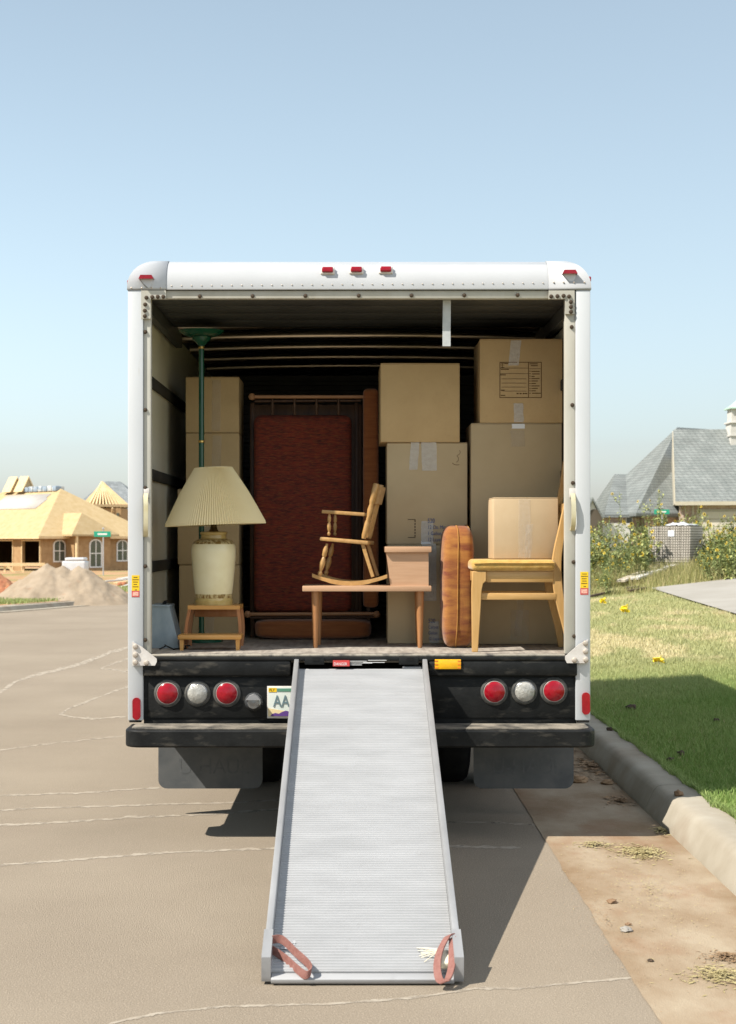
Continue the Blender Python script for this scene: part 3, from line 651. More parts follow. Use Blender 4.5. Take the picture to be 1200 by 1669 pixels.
# bumper
def rrect(x0, x1, y0, y1, r, n=8):
    out = []
    for cx, cy, a0 in ((x1 - .005, y1, 0), ):
        pass
    out.append((x1, y1)); out.append((x0, y1))
    for k in range(n + 1):
        a = math.pi + k * math.pi / 2 / n; out.append((x0 + r + r * math.cos(a), y0 + r + r * math.sin(a)))
    for k in range(n + 1):
        a = 1.5 * math.pi + k * math.pi / 2 / n; out.append((x1 - r + r * math.cos(a), y0 + r + r * math.sin(a)))
    return out
BX0, BX1 = -1.203, 1.236
bump = MB().prism(rrect(BX0, BX1, 7.925, 8.207, .09), 'z', .497, .588).build('bumper', M['black'], truck, ang=30)
md = bump.modifiers.new('b', 'BEVEL'); md.width = .010; md.segments = 3; md.limit_method = 'ANGLE'; md.angle_limit = rad(60)
MB().prism(rrect(BX0 + .03, BX1 - .03, 7.955, 8.18, .07), 'z', .5885, .5925).build('bumper_tread', M['tread'], bump)
MB().box(-.9, .9, 8.0, 8.2, .52, .585).build('bumper_bracket', M['steel'], truck)
for x0 in (RX(210), RX(940)):
    MB().box(x0 + .004, x0 + .066, R - .010, R + .03, RZ(1174) - .010, RZ(1174) - .001).build('post_foot', M['steel'], truck)
for px, py in ((223.5, 1154.5), (954.5, 1146)):
    w, h = .022, .059; q = []
    for k in range(20):
        a = 2 * math.pi * k / 20; q.append((RX(px) + w * math.cos(a), RZ(py) + (h - w) * (1 if math.sin(a) > 0 else -1) + w * math.sin(a)))
    MB().prism(q, 'y', R - .022, R - .012).build('side_reflector', M['red'], truck)
# brackets, handles, stickers
for s_, pts, bl in ((1, [(219, 1046), (232, 1053), (257, 1073), (257, 1078), (254, 1084), (217, 1084)], [(222.5, 1053), (222.5, 1066.5), (222.5, 1079), (240.5, 1079.5)]),
                    (-1, [(957, 1042), (943, 1049), (920, 1069), (920, 1074), (923, 1080), (958, 1080)], [(953, 1047.5), (953, 1061), (953.5, 1074.5), (935, 1075)])):
    q = [(RX(x), RZ(y)) for x, y in pts]
    bk = MB().prism(q, 'y', R - .034, R - .0265).build('corner_bracket', M['galv'], truck)
    b2 = MB().box(min(q[0][0], q[-1][0]), max(q[0][0], q[-1][0]), R - .0265, R - .0125, min(z for x, z in q), max(z for x, z in q)).build('bracket_spacer', M['galv'], bk)
    for x, y in bl: place(m_boltl, 'bolt', truck, (RX(x), R - .034, RZ(y)), BR)
for px, p0, p1 in ((238.5, 796, 874), (933.5, 796, 864)):
    x = RX(px); z0, z1 = RZ(p1), RZ(p0)
    MB().box(x - .018, x + .018, R - .008, R, z1 - .05, z1, .003).build('handle_plate', M['galv'], truck)
    MB().ribbon([(x, R - .006, z1 - .03), (x, R - .022, z1 - .05), (x + .002, R - .030, z1 - .09), (x + .002, R - .032, z0 + .08), (x + .001, R - .028, z0 + .03), (x, R - .016, z0 + .008), (x - .003, R - .004, z0)], (.012, 0, 0), .004).build('grab_handle', M['handle'], truck)
for px0, px1, py0, py1 in ((215.5, 228, 937.5, 973), (945.5, 958.5, 932, 969)):
    x0, x1, z1, z0 = RX(px0), RX(px1), RZ(py0), RZ(py1); zm = z0 + (z1 - z0) * .29
    st = MB().box(x0, x1, R - .0135, R - .0122, zm, z1).build('warning_sticker', M['yellow'], truck)
    b = MB()
    for i, (wl_, wr) in enumerate(((.22, .75), (.1, .9), (.18, .8), (.24, .7), (.12, .8), (.4, .6))):
        z = z1 - .009 - i * .0125 - (.004 if i == 5 else 0); u = wl_
        while u < wr:
            du = random.uniform(.05, .09); b.box(x0 + (x1 - x0) * u, x0 + (x1 - x0) * (u + du), R - .0142, R - .0136, z - .0042, z); u += du + .035
    b.build('sticker_print', M['ink'], st)
    b = MB().box(x0, x1, R - .0135, R - .0122, z0, zm - .001).build('red_sticker', M['redst'], truck)
    MB().box(x0 + .005, x1 - .005, R - .0142, R - .0136, z0 + .006, zm - .006).build('sticker_panel', mat('pale_red_print', (.72, .42, .33), (.6, .25, .2), ns=90, st=(1, 1, 3), lo=.45, hi=.55), b)
x0, x1 = RX(543), RX(570)
st = MB().box(x0, x1, R - .0342, R - .0268, RZ(1085), RZ(1075.5)).build('danger_sticker', M['redst'], truck)
text('danger_text', 'DANGER', .021, M['whitest'], st, (x0 + .004, R - .0348, RZ(1083.5)), sx=.84)
b = MB()
for a, c, y in ((571, 598, 1077), (600, 630, 1075.5), (571, 607, 1080), (571, 590, 1083), (592, 627, 1079)):
    b.box(RX(a), RX(c), R - .0275, R - .0263, RZ(y) - .0013, RZ(y) + .0013)
b.build('danger_lines', M['whitest'], st)
rf = MB().box(RX(708.5), RX(751), R - .032, R - .0245, RZ(1090), RZ(1074), .003).build('amber_reflector', M['amber'], truck)
b = MB()
for x in (711, 748):
    for y in (1076.5, 1082, 1087.5): b.box(RX(x) - .008, RX(x) + .008, R - .0335, R - .0322, RZ(y) - .003, RZ(y) + .003)
b.build('reflector_chevrons', mat('orange_chevron', (.75, .2, .02), rough=.4), rf)
# pull strap
z1 = 2.866
MB().ribbon([(RX(728.5, 8.27), 8.266, z1 - .012), (RX(728.3, 8.27), 8.268, z1 - .09), (RX(728, 8.27), 8.27, z1 - .17), (RX(728, 8.27), 8.271, z1 - .258)], (.0215, 0, 0), .002).build('pull_strap', M['strap'], truck)
# running gear
for s_, x0, x1, letters in ((-1, RX(258.5, 8.75), RX(428, 8.75), True), (1, RX(772, 8.75), RX(935, 8.75), False)):
    z0 = RZ(1285, 8.75); r = .05; n = 6
    q = [(x0, .72)]
    q += [(x0 + r - r * math.cos(k * math.pi / 2 / n), z0 + r - r * math.sin(k * math.pi / 2 / n)) for k in range(n + 1)]
    q += [(x1 - r + r * math.sin(k * math.pi / 2 / n), z0 + r - r * math.cos(k * math.pi / 2 / n)) for k in range(n + 1)] + [(x1, .72)]
    fl = MB().prism(q, 'y', 8.745, 8.755).build('mud_flap', M['flap'], truck)
    text('flap_lettering', 'U-HAUL', .125, M['flaptext'], fl, ((x0 + x1) / 2 + .02, 8.7445, z0 + .085), sx=.9, align='CENTER')
    MB().box(x0, x1, 8.757, 8.80, .70, .78).build('flap_hanger', M['steel'], truck)
def wheel(x0, x1, y, r=.375):
    t = MB(); w = x1 - x0
    pr = [(.20, 0), (.30, .0), (.345, .012), (.368, .035), (r, .07), (r, w - .07), (.368, w - .035), (.345, w - .012), (.30, w), (.20, w)]
    M_ = Matrix.Translation((x0, y, r)) @ Matrix.Rotation(rad(90), 4, 'Y')
    ty = t.lathe(pr, (0, 0, 0), 40, M_).build('wheel', M['rubber'], truck)
    MB().lathe([(.19, .03), (.205, .02), (.205, w - .02), (.19, w - .03)], (0, 0, 0), 28, M_).build('rim', M['galv'], ty)
for x0, x1 in ((-.985, -.755), (-.70, -.47), (.49, .72), (.775, 1.005)): wheel(x0, x1, 10.0)
for x0, x1 in ((-.99, -.76), (.78, 1.01)): wheel(x0, x1, 14.55)
b = MB().cyl((-.95, 10.0, .375), (.97, 10.0, .375), .05); b.lathe([(.06, -.16), (.15, -.08), (.17, 0), (.15, .08), (.06, .16)], (0, 0, 0), 20, Matrix.Translation((.01, 10.0, .40)) @ Matrix.Rotation(rad(90), 4, 'X'))
b.build('rear_axle', M['steel'], truck)
MB().cyl((-.95, 14.55, .375), (.97, 14.55, .375), .04).build('front_axle', M['steel'], truck)
for x0 in (-.42, .36):
    MB().box(x0, x0 + .075, 8.23, 15.6, .60, .78, .006).build('chassis_rail', M['steel'], truck)
for y in (8.9, 10.6, 12.2):
    MB().box(-1.15, 1.17, y, y + .07, .785, .905).build('cross_member', M['steel'], truck)
MB().box(-.32, .3, 11.0, 12.0, .42, .68, .05, 3).build('fuel_tank', M['steel'], truck)
# cab in front of the box
q = [(12.62, .62), (16.0, .62), (16.05, 1.05), (15.95, 1.22), (14.75, 1.34), (14.15, 2.02), (12.62, 2.06)]
MB().prism(q, 'x', -.98, 1.0).build('cab', M['white'], truck)
MB().prism([(14.82, 1.36), (14.86, 1.36), (14.24, 2.0), (14.2, 2.0)], 'x', -.86, .88).build('windscreen', M['dglass'], truck)
for xx in (-.984, .992):
    MB().prism([(12.95, 1.35), (14.62, 1.35), (14.1, 1.93), (12.95, 1.95)], 'x', xx, xx + .012).build('cab_window', M['dglass'], truck)
MB().box(-1.0, 1.02, 15.98, 16.15, .45, .64, .02).build('front_bumper', M['black'], truck)
for xx in (-.85, .63):
    MB().box(xx, xx + .24, 16.03, 16.07, .78, .96, .01).build('headlamp', M['clear'], truck)

# ---------------------------------------------------------------- loading ramp
YB = 5.43; LR = math.hypot(8.20 - YB, .852); sl_ = math.atan2(.852, 8.20 - YB)
ramp = thing('loading_ramp', 'ribbed aluminium loading ramp sloping from truck sill down to the road', 'ramp', (0.02, YB, 0.012))
hw = .353
def rl(b, name, m, ang=38):                 # build in the ramp's own frame
    o = b.build(name, m, org=(0, 0, 0), ang=ang); o.parent = ramp; o.location = (0, 0, 0); return o
rl(MB().box(-hw + .0255, hw - .0255, .03, LR - .01, .0, .022), 'deck_plate', M['alu'])
b = MB(); n = 150; pitch = (LR - .06) / n
for i in range(n):
    y = .035 + i * pitch; x0, x1 = -hw + .026, hw - .026
    b.add([(x0, y, .0222), (x1, y, .0222), (x1, y + pitch * .18, .0275), (x0, y + pitch * .18, .0275), (x1, y + pitch * .52, .0275), (x0, y + pitch * .52, .0275), (x1, y + pitch * .70, .0222), (x0, y + pitch * .70, .0222)],
          [(0, 1, 2, 3), (3, 2, 4, 5), (5, 4, 6, 7)])
rl(b, 'tread_ribs', M['alu'], ang=0)['kind'] = 'stuff'
for x0 in (-hw, hw - .025):
    rl(MB().box(x0, x0 + .025, .10, LR + .02, -.02, .075, .004), 'side_rail', M['alud'])
    rl(MB().prism([(.0, .0), (.0, .02), (.02, .085), (.20, .088), (.20, -.04), (.12, -.035)], 'x', x0 - .004, x0 + .029), 'end_shoe', M['alud'])
rl(MB().box(-hw + .03, hw - .03, -.012, .0295, -.002, .016, .003), 'toe_plate', M['alu'])
rl(MB().box(hw - .13, hw - .03, LR - .012, LR + .012, .015, .03, .002), 'hook_bar', M['alu'])
def loop(ctrl, wv, n=8):
    pts = []
    c = [Vector(p) for p in ctrl]
    for i in range(len(c) - 1):
        p0, p1, p2, p3 = c[max(i - 1, 0)], c[i], c[i + 1], c[min(i + 2, len(c) - 1)]
        for k in range(n):
            t = k / n; pts.append(.5 * ((2 * p1) + (-p0 + p2) * t + (2 * p0 - 5 * p1 + 4 * p2 - p3) * t * t + (-p0 + 3 * p1 - 3 * p2 + p3) * t ** 3))
    pts.append(c[-1]); return MB().ribbon(pts, wv, .0025)
rl(loop([(-.328, .150, .075), (-.29, .150, .075), (-.24, .09, .062), (-.195, .03, .055), (-.182, .0, .045), (-.20, -.012, .034), (-.235, .03, .034), (-.275, .085, .038), (-.326, .125, .05)], (.002, .004, .014)), 'strap_loop', M['web'])
rl(loop([(.322, .17, .082), (.305, .15, .085), (.275, .08, .07), (.262, .0, .060), (.268, -.06, .045), (.292, -.065, .045), (.312, .0, .055), (.32, .08, .07), (.325, .155, .08)], (.0125, .0, .006)), 'strap_loop', M['web'])
b = MB()
for k in range(9):
    a = random.uniform(-.6, .5); b.tube([(.285, .10, .035), (.26 + random.uniform(-.01, .01), .11 + a * .04, .05), (.215 + random.uniform(-.02, .03), .12 + a * .1, .03)], .0014, 5)
b.box(.275, .312, .03, .12, .029, .055, .008)
rl(b, 'frayed_cord', M['rope'])
b = MB()
for i in range(5): b.box(-.295 + i * .0005, -.245, .165 + i * .012, .172 + i * .012, .0276, .0284)
rl(b, 'rubbed_label', mat('grey_ink', (.25, .25, .26), (.5, .5, .5), ns=60))
ramp.rotation_euler = (sl_, 0, 0)
#CARGO
# ---------------------------------------------------------------- cargo
def carton(label, x0, x1, y0, y1, z0, z1, m, rotz=0, tapes=(), group=None, seam=True):
    cx, cy = (x0 + x1) / 2, (y0 + y1) / 2
    r = thing('cardboard_box', label, 'box', (cx, cy, z0), group)
    MB().box(x0, x1, y0, y1, z0 + .001, z1 - .006, .004, 2).build('carton', m, r)
    g_ = .003
    for a, b_ in ((y0 + .001, cy - g_), (cy + g_, y1 - .001)):
        MB().box(x0 + .001, x1 - .001, a, b_, z1 - .0055, z1 - .001, .0015, 1).build('flap', m, r)
    for t in tapes:                              # (u0,u1,v0,v1, material, skew) on the front face, u from left, v from bottom
        u0, u1, v0, v1, tm, sk = t; n = 7; b = MB(); vs = []
        for i in range(n + 1):
            v = v0 + (v1 - v0) * i / n; j = random.uniform(-.0015, .0015)
            vs += [(x0 + u0 + sk * (i / n) + j, y0 - .0022, z0 + v), (x0 + u1 + sk * (i / n) + random.uniform(-.0015, .0015), y0 - .0022 + random.uniform(-.001, 0), z0 + v)]
        b.add(vs, [(2 * i, 2 * i + 1, 2 * i + 3, 2 * i + 2) for i in range(n)]); b.build('tape', tm, r, fix=False)
    r.rotation_euler.z = rad(rotz)
    return r
T1, T2 = M['tape'], M['tapeclear']
def W_(a, b, Y): return (b - a) * Y / F
Y1 = 9.0
# right hand stacks
zB = RZ(887, Y1); zA = RZ(721, Y1)
bx = carton('brown cardboard box at the bottom of the stack behind the raised table end', RX(632, Y1), RX(758, Y1), Y1, Y1 + .47, DECK, zB, M['cardg'],
            tapes=[(.20, .285, .25, .585, T1, .0), (.245, .30, .005, .13, T1, .0)])
for i, (s_, t_) in enumerate((('520', .035), ('Carpet', .026), ('Gallon', .026), ('12 Layers', .026))):
    text('box_print', s_, t_, M['inkb'], bx, (RX(698, Y1), Y1 - .003, RZ(1015, Y1) - i * .034), sx=.8)
bx = carton('brown cardboard box with blue print and two tape strips under the plain cube box', RX(631, Y1), RX(762, Y1), Y1 + .002, Y1 + .472, zB, zA, M['cardg'],
            tapes=[(.128, .178, .435, .596, T1, .012), (.205, .292, .43, .597, T1, -.004), (.20, .27, .0, .135, T1, 0), (.2, .255, .0, .02, M['paper'], 0)])
for i, (s_, t_) in enumerate((('520', .036), ('12 Oz. Mount L', .030), ('1 Gallon D', .030), ('12 Layered', .030))):
    text('box_print', s_, t_, M['inkb'], bx, (RX(697, Y1), Y1 - .003, RZ(852, Y1) - i * .036), sx=.80)
b = MB(); xq, zq = RX(677.5, Y1), RZ(847, Y1)
for k in range(6): b.box(xq - .006, xq, Y1 - .0012, Y1 + .001, zq - .012 - k * .0175, zq - .003 - k * .0175)
b.box(xq - .045, xq, Y1 - .0012, Y1 + .001, zq, zq + .003); b.box(xq - .045, xq, Y1 - .0012, Y1 + .001, zq - .105, zq - .102)
b.build('print_bracket', M['ink'], bx)
b = MB()
for cx, cz, r, a0, a1 in ((742, 737, .03, -1.2, .6), (738, 748, .035, -.9, .8), (745, 752, .03, 3.6, 5.2)):
    b.tube([(RX(cx, Y1) + r * math.cos(a0 + (a1 - a0) * i / 8), Y1 - .0005, RZ(cz, Y1) + .7 * r * math.sin(a0 + (a1 - a0) * i / 8)) for i in range(9)], .0012, 4)
b.build('scuff_lines', M['inkbr'], bx)
carton('plain untaped brown cube box on top of the blue printed box', RX(619.5, Y1), RX(748.5, Y1), Y1 - .01, Y1 + .44, zA, RZ(592, Y1), M['card'], rotz=0.8)
Y2 = 8.96
zD = RZ(689.5, Y2)
carton('tall brown wardrobe box standing behind the dining chair', RX(768, Y2), RX(916, Y2), Y2, Y2 + .5, DECK, zD, M['cardg'],
       tapes=[(.235, .315, 1.15, 1.245, T2, -.006), (.238, .312, 1.255, 1.282, M['paper'], 0), (.23, .335, .02, .20, T2, .0), (.25, .29, .05, .26, T2, .02)])
bx = carton('brown box with printed moving form on top of the tall wardrobe box', RX(782.5, Y2), RX(917, Y2), Y2 + .002, Y2 + .48, zD, RZ(552, Y2), M['card'],
            tapes=[(.165, .225, .335, .482, T1, .016), (.20, .255, .005, .115, T1, -.004)])
b = MB(); yf = Y2 + .0008
def lw(ax, ay, bx_, by, t=.0018):
    x0_, x1_ = sorted((RX(ax, Y2), RX(bx_, Y2))); z0_, z1_ = sorted((RZ(ay, Y2), RZ(by, Y2)))
    b.box(x0_ - t, x1_ + t, yf - .0012, yf + .002, z0_ - t, z1_ + t)
for a in ((815, 590.5, 882.5, 590.5), (815, 648, 882.5, 648), (815, 590.5, 815, 648), (882.5, 590.5, 882.5, 648), (861.5, 591, 861.5, 648)): lw(*a)
for y, xa_, xb_ in ((600, 816, 861), (609, 816, 861), (617.5, 818, 858), (624.5, 818, 858), (631, 818, 858), (637.5, 818, 858), (601, 863, 881)): lw(xa_, y, xb_, y, .0009)
for y, xa_, xb_ in ((593, 864, 876), (596, 866, 876), (605.5, 867, 879), (609.5, 868, 879), (613.5, 867, 871), (617, 867, 879), (621, 867, 876), (625, 867, 873), (629, 867, 879), (633, 867, 876), (637, 867, 873), (641, 868, 881),
                    (592.5, 823, 828), (602, 817, 829), (611, 816, 824), (636, 817, 822), (644.5, 817, 823)): lw(xa_, y, xb_, y, .0022)
for x in (843, 848, 853, 857): lw(x, 641.5, x + 1.5, 641.5, .003)
for a in ((817, 592, 822, 592), (817, 599, 822, 599), (817, 595, 822, 595), (819, 592, 819, 599)): lw(*a, .0012)
for y in range(605, 642, 4): lw(863.6, y, 864.4, y, .002)
b.build('printed_form', M['inkbr'], bx)
# left hand stack
Y3 = 9.5; zs = [DECK, RZ(920, Y3), RZ(797, Y3), RZ(705, Y3), RZ(614, Y3)]
labs = ['brown box on the truck floor at the base of the stack behind the table lamp', 'wide brown box second from the floor, half hidden by the lamp vase',
        'brown box third up its stack behind the green lamp pole', 'topmost brown box of the stack behind the green lamp pole']
for i in range(4):
    xl = 292 if i == 0 else (290 if i == 1 else 303)
    carton(labs[i], RX(xl, Y3), RX(390, Y3), Y3 + .001 * i, Y3 + .36, zs[i], zs[i + 1], M['card'], rotz=(.3, -.4, .2, -.3)[i],
           tapes=[(.16, .215, .01, zs[i + 1] - zs[i] - .02, T2, .004)])
# box on the chair
zc = 1.457
bxc = carton('pale square cardboard box sitting on the dining chair seat', RX(803, 8.42), RX(908, 8.42), 8.40, 8.66, zc + .006, zc + .006 + .337, M['cardp'], rotz=2.0,
             tapes=[(.135, .20, .005, .33, T2, .0), (.165, .205, .005, .19, T2, .01)])
# ---------------------------------------------------------------- dining chair (side on, facing left)
ch = thing('dining_chair', 'honey wood dining chair with gold cushion carrying a pale box', 'chair', (.9, 8.52, DECK))
def cx(px): return RX(px, 8.36)
def cz(py): return RZ(py, 8.36)
cl = [(929, 1059), (923.5, 1022), (913, 978), (908, 945), (907, 917), (910, 890), (916, 860), (923, 825), (931, 785), (937, 742)]
wd = [5.0, 6.0, 7.2, 8, 8, 7, 6.2, 5.6, 5, 4.5]
cl2 = []
for i in range(len(cl) - 1):
    for k in range(4):
        t = k / 4; p0, p1, p2, p3 = [Vector(cl[min(max(i + d, 0), len(cl) - 1)]) for d in (-1, 0, 1, 2)]
        q = .5 * ((2 * p1) + (-p0 + p2) * t + (2 * p0 - 5 * p1 + 4 * p2 - p3) * t * t + (-p0 + 3 * p1 - 3 * p2 + p3) * t ** 3)
        cl2.append((q.x, q.y, wd[i] + (wd[i + 1] - wd[i]) * t))
cl2.append((*cl[-1], wd[-1]))
for ya in (8.345, 8.70):
    zoff = DECK - cz(1059)
    q = [(cx(x - w), cz(y) + zoff) for x, y, w in cl2] + [(cx(x + w), cz(y) + zoff) for x, y, w in cl2[::-1]]
    o = MB().prism(q, 'y', ya, ya + .032).build('back_leg', M['maple'], ch, ang=30)
    md = o.modifiers.new('b', 'BEVEL'); md.width = .004; md.segments = 2; md.limit_method = 'ANGLE'; md.angle_limit = rad(50)
zt = cz(931)
for ya in (8.325, 8.725):
    q = [(cx(769), DECK), (cx(778.5), DECK), (cx(783), cz(990)), (cx(784.5), cz(962)), (cx(787), cz(951)), (cx(792), cz(946.5)), (cx(792), zt), (cx(769.5), zt), (cx(768), cz(960))]
    o = MB().prism(q, 'y', ya, ya + .036).build('front_leg', M['maple'], ch, ang=30)
    md = o.modifiers.new('b', 'BEVEL'); md.width = .004; md.segments = 2; md.limit_method = 'ANGLE'; md.angle_limit = rad(50)
for ya in (8.34, 8.725):
    MB().box(cx(792.3), cx(902), ya, ya + .022, cz(949), zt, .003).build('seat_rail', M['maplex'], ch)
    MB().box(cx(784), cx(906), ya + .002, ya + .020, cz(977.5), cz(966.5), .004).build('stretcher', M['maplex'], ch)
MB().box(cx(772), cx(790), 8.362, 8.724, cz(948), zt - .001, .003).build('front_rail', M['maple'], ch)
MB().box(cx(902), cx(912), 8.379, 8.699, cz(948), zt - .001, .003).build('rear_rail', M['maple'], ch)
for zz, h in ((1.86, .07), (1.72, .05), (1.60, .04)):
    xm = cx(918) + (zz - 1.60) * .22
    MB().box(xm, xm + .018, 8.378, 8.699, zz, zz + h, .004).build('back_slat', M['maple'], ch)
MB().box(cx(768), cx(904.5), 8.315, 8.77, zt + .001, zc + .004, .024, 4).build('seat_cushion', M['gold'], ch)
MB().tube([(cx(772), 8.313, (zt + zc) / 2 + .012), (cx(800), 8.312, (zt + zc) / 2 + .016), (cx(850), 8.312, (zt + zc) / 2 + .015), (cx(902), 8.313, (zt + zc) / 2 + .016)], .004, 6).build('cushion_piping', M['gold'], ch)
# ---------------------------------------------------------------- plaid seat cushions
def cushion(name, label, c, sx, sy, sz, m, rx=4.0, n=16, lump=.006):
    """superellipsoid pad"""
    r = thing(name, label, 'cushion', (c[0], c[1], c[2] - sz / 2))
    vs = []; fs = []; nu, nv = 40, 24
    def spow(v, e): return math.copysign(abs(v) ** e, v)
    e1, e2 = 2 / rx, 2 / rx
    for j in range(nv + 1):
        ph = -math.pi / 2 + math.pi * j / nv
        for i in range(nu):
            th = 2 * math.pi * i / nu
            x = spow(math.cos(ph), e1) * spow(math.cos(th), e2); y = spow(math.cos(ph), e1) * spow(math.sin(th), e2); z = spow(math.sin(ph), e1)
            d = 1 + lump * 4 * mn.noise(Vector((x * 3 + c[0] * 9, y * 3, z * 4)))
            vs.append((c[0] + x * sx / 2 * d, c[1] + y * sy / 2 * d, c[2] + z * sz / 2))
    for j in range(nv):
        for i in range(nu):
            fs.append((j * nu + i, j * nu + (i + 1) % nu, (j + 1) * nu + (i + 1) % nu, (j + 1) * nu + i))
    MB().add(vs, fs).build('pad', m, r, ang=0).data.polygons.foreach_set('use_smooth', [True] * len(fs))
    return r
cu = cushion('seat_cushion', 'orange and red plaid seat cushion standing on edge beside dining chair', (RX(744.5, 8.78), 8.775, DECK + .345), W_(718, 771, 8.7), .36, .69, M['plaid'], rx=5, lump=.002)
xs_ = RX(745.5, 8.6)
for off in (0.0, .075):
    pts = []
    for k in range(25):
        a = -math.pi / 2 + math.pi * k / 24
        yy = 8.775 - .18 * abs(math.cos(a)) ** .4 - .003; zz = DECK + .345 + .345 * math.copysign(abs(math.sin(a)) ** .4, math.sin(a))
        pts.append((xs_ + off + .006 * math.sin(a * 2 + .5) - (.012 if off else 0) * math.sin(a) ** 2, yy + (.035 if off else 0), zz))
    MB().tube(pts, .0035 if not off else .005, 6).build('piping', mat('piping_cord%d' % int(off * 1000), (.30, .13, .03), (.4, .2, .05), rough=.9, ns=30), cu)
cushion('seat_cushion', 'dim orange cushion lying flat on the floor under the upended sofa', (RX(510, 9.38), 9.50, DECK + .062), W_(414, 605, 9.38), .34, .122, M['plaid2'], rx=5, lump=.004)
# ---------------------------------------------------------------- upended sofa
sf = thing('sofa', 'wood framed sofa in dark red woven fabric stood on its end', 'sofa', (-.3, 9.7, DECK))
Ys = 9.40
def sx_(px): return RX(px, Ys)
def sz_(py): return RZ(py, Ys)
MB().box(sx_(413), sx_(573), Ys + .03, Ys + .16, sz_(999), sz_(675), .045, 5).build('back_cushion', M['sofa'], sf)
MB().box(sx_(592), sx_(617), Ys - .05, Ys + .60, sz_(990), sz_(634), .028, 4).build('seat_pad', M['plaid2'], sf)
for px in (405, 578):
    MB().box(sx_(px), sx_(px + 7), Ys + .18, Ys + .22, DECK, sz_(652), .006).build('frame_post', M['sofaframe'], sf)
MB().box(sx_(404), sx_(590), Ys + .185, Ys + .215, sz_(1000), sz_(655), .004).build('back_board', M['sofaframe'], sf)
for py, x0, x1 in ((647, 411, 592), (1001, 404, 617)):
    MB().cyl((sx_(x0), Ys - .01, sz_(py)), (sx_(x1), Ys - .01, sz_(py - (1 if py > 900 else 0))), .011, n=12).build('arm_rail', M['sofarail'], sf)
    MB().cyl((sx_(x0 + 4), Ys + .03, sz_(py + 6)), (sx_(x1 - 4), Ys + .03, sz_(py + 5)), .009, n=10).build('arm_rail', M['sofaframe'], sf)
    for x in ((x0,) if py < 900 else (x0, x1 - 3)):
        b = MB(); b.lathe([(0, -.022), (.014, -.018), (.022, 0), (.014, .018), (0, .022)], (sx_(x), Ys - .012, sz_(py)), 14); b.build('arm_knob', M['sofarail'], sf)
    for x in (sx_(x0 + 6), sx_(x1 - 12)):
        MB().cyl((x, Ys - .01, sz_(py)), (x, Ys + .19, sz_(py)), .012, n=10).build('arm_stub', M['sofaframe'], sf)
for px in (444, 480, 516, 552):
    MB().spindle((sx_(px), Ys + .03, sz_(676)), (sx_(px), Ys + .01, sz_(650)), [(.006, 0), (.010, .2), (.006, .35), (.012, .6), (.006, .8), (.008, 1)], 10).build('arm_spindle', M['sofaframe'], sf)
for px in (600,):
    MB().box(sx_(598), sx_(604), Ys + .1, Ys + .14, DECK, sz_(989)).build('frame_post', M['sofaframe'], sf)
# ---------------------------------------------------------------- step end table
YT = 8.60
tb = thing('step_table', 'two level laminate side table with tapered turned legs and raised box end', 'table', (.05, YT + .18, DECK))
zt1, zt0 = RZ(955, YT), RZ(964, YT)
MB().box(RX(493, YT), RX(703.5, YT), YT, YT + .36, zt0, zt1, .003).build('table_top', M['lami'], tb)
zu1, zu0 = RZ(891, YT), RZ(900.5, YT)
MB().prism([(RX(637, YT), zt1), (RX(699, YT), zt1), (RX(699, YT), zu0), (RX(630, YT), zu0)], 'y', YT + .022, YT + .34).build('raised_box', M['lami'], tb)
MB().box(RX(627.5, YT), RX(703.5, YT), YT, YT + .36, zu0 + .0005, zu1, .003).build('raised_top', M['lami'], tb)
for px in (514, 685):
    for yy in (YT + .055, YT + .30):
        X = RX(px, YT + .03) + (.012 if px < 600 and yy > YT + .2 else 0)
        MB().spindle((X, yy, DECK), (X, yy, zt0 - .001), [(.011, 0), (.013, .03), (.0205, .72), (.022, .94), (.022, 1)], 18).build('leg', M['walnut'], tb)
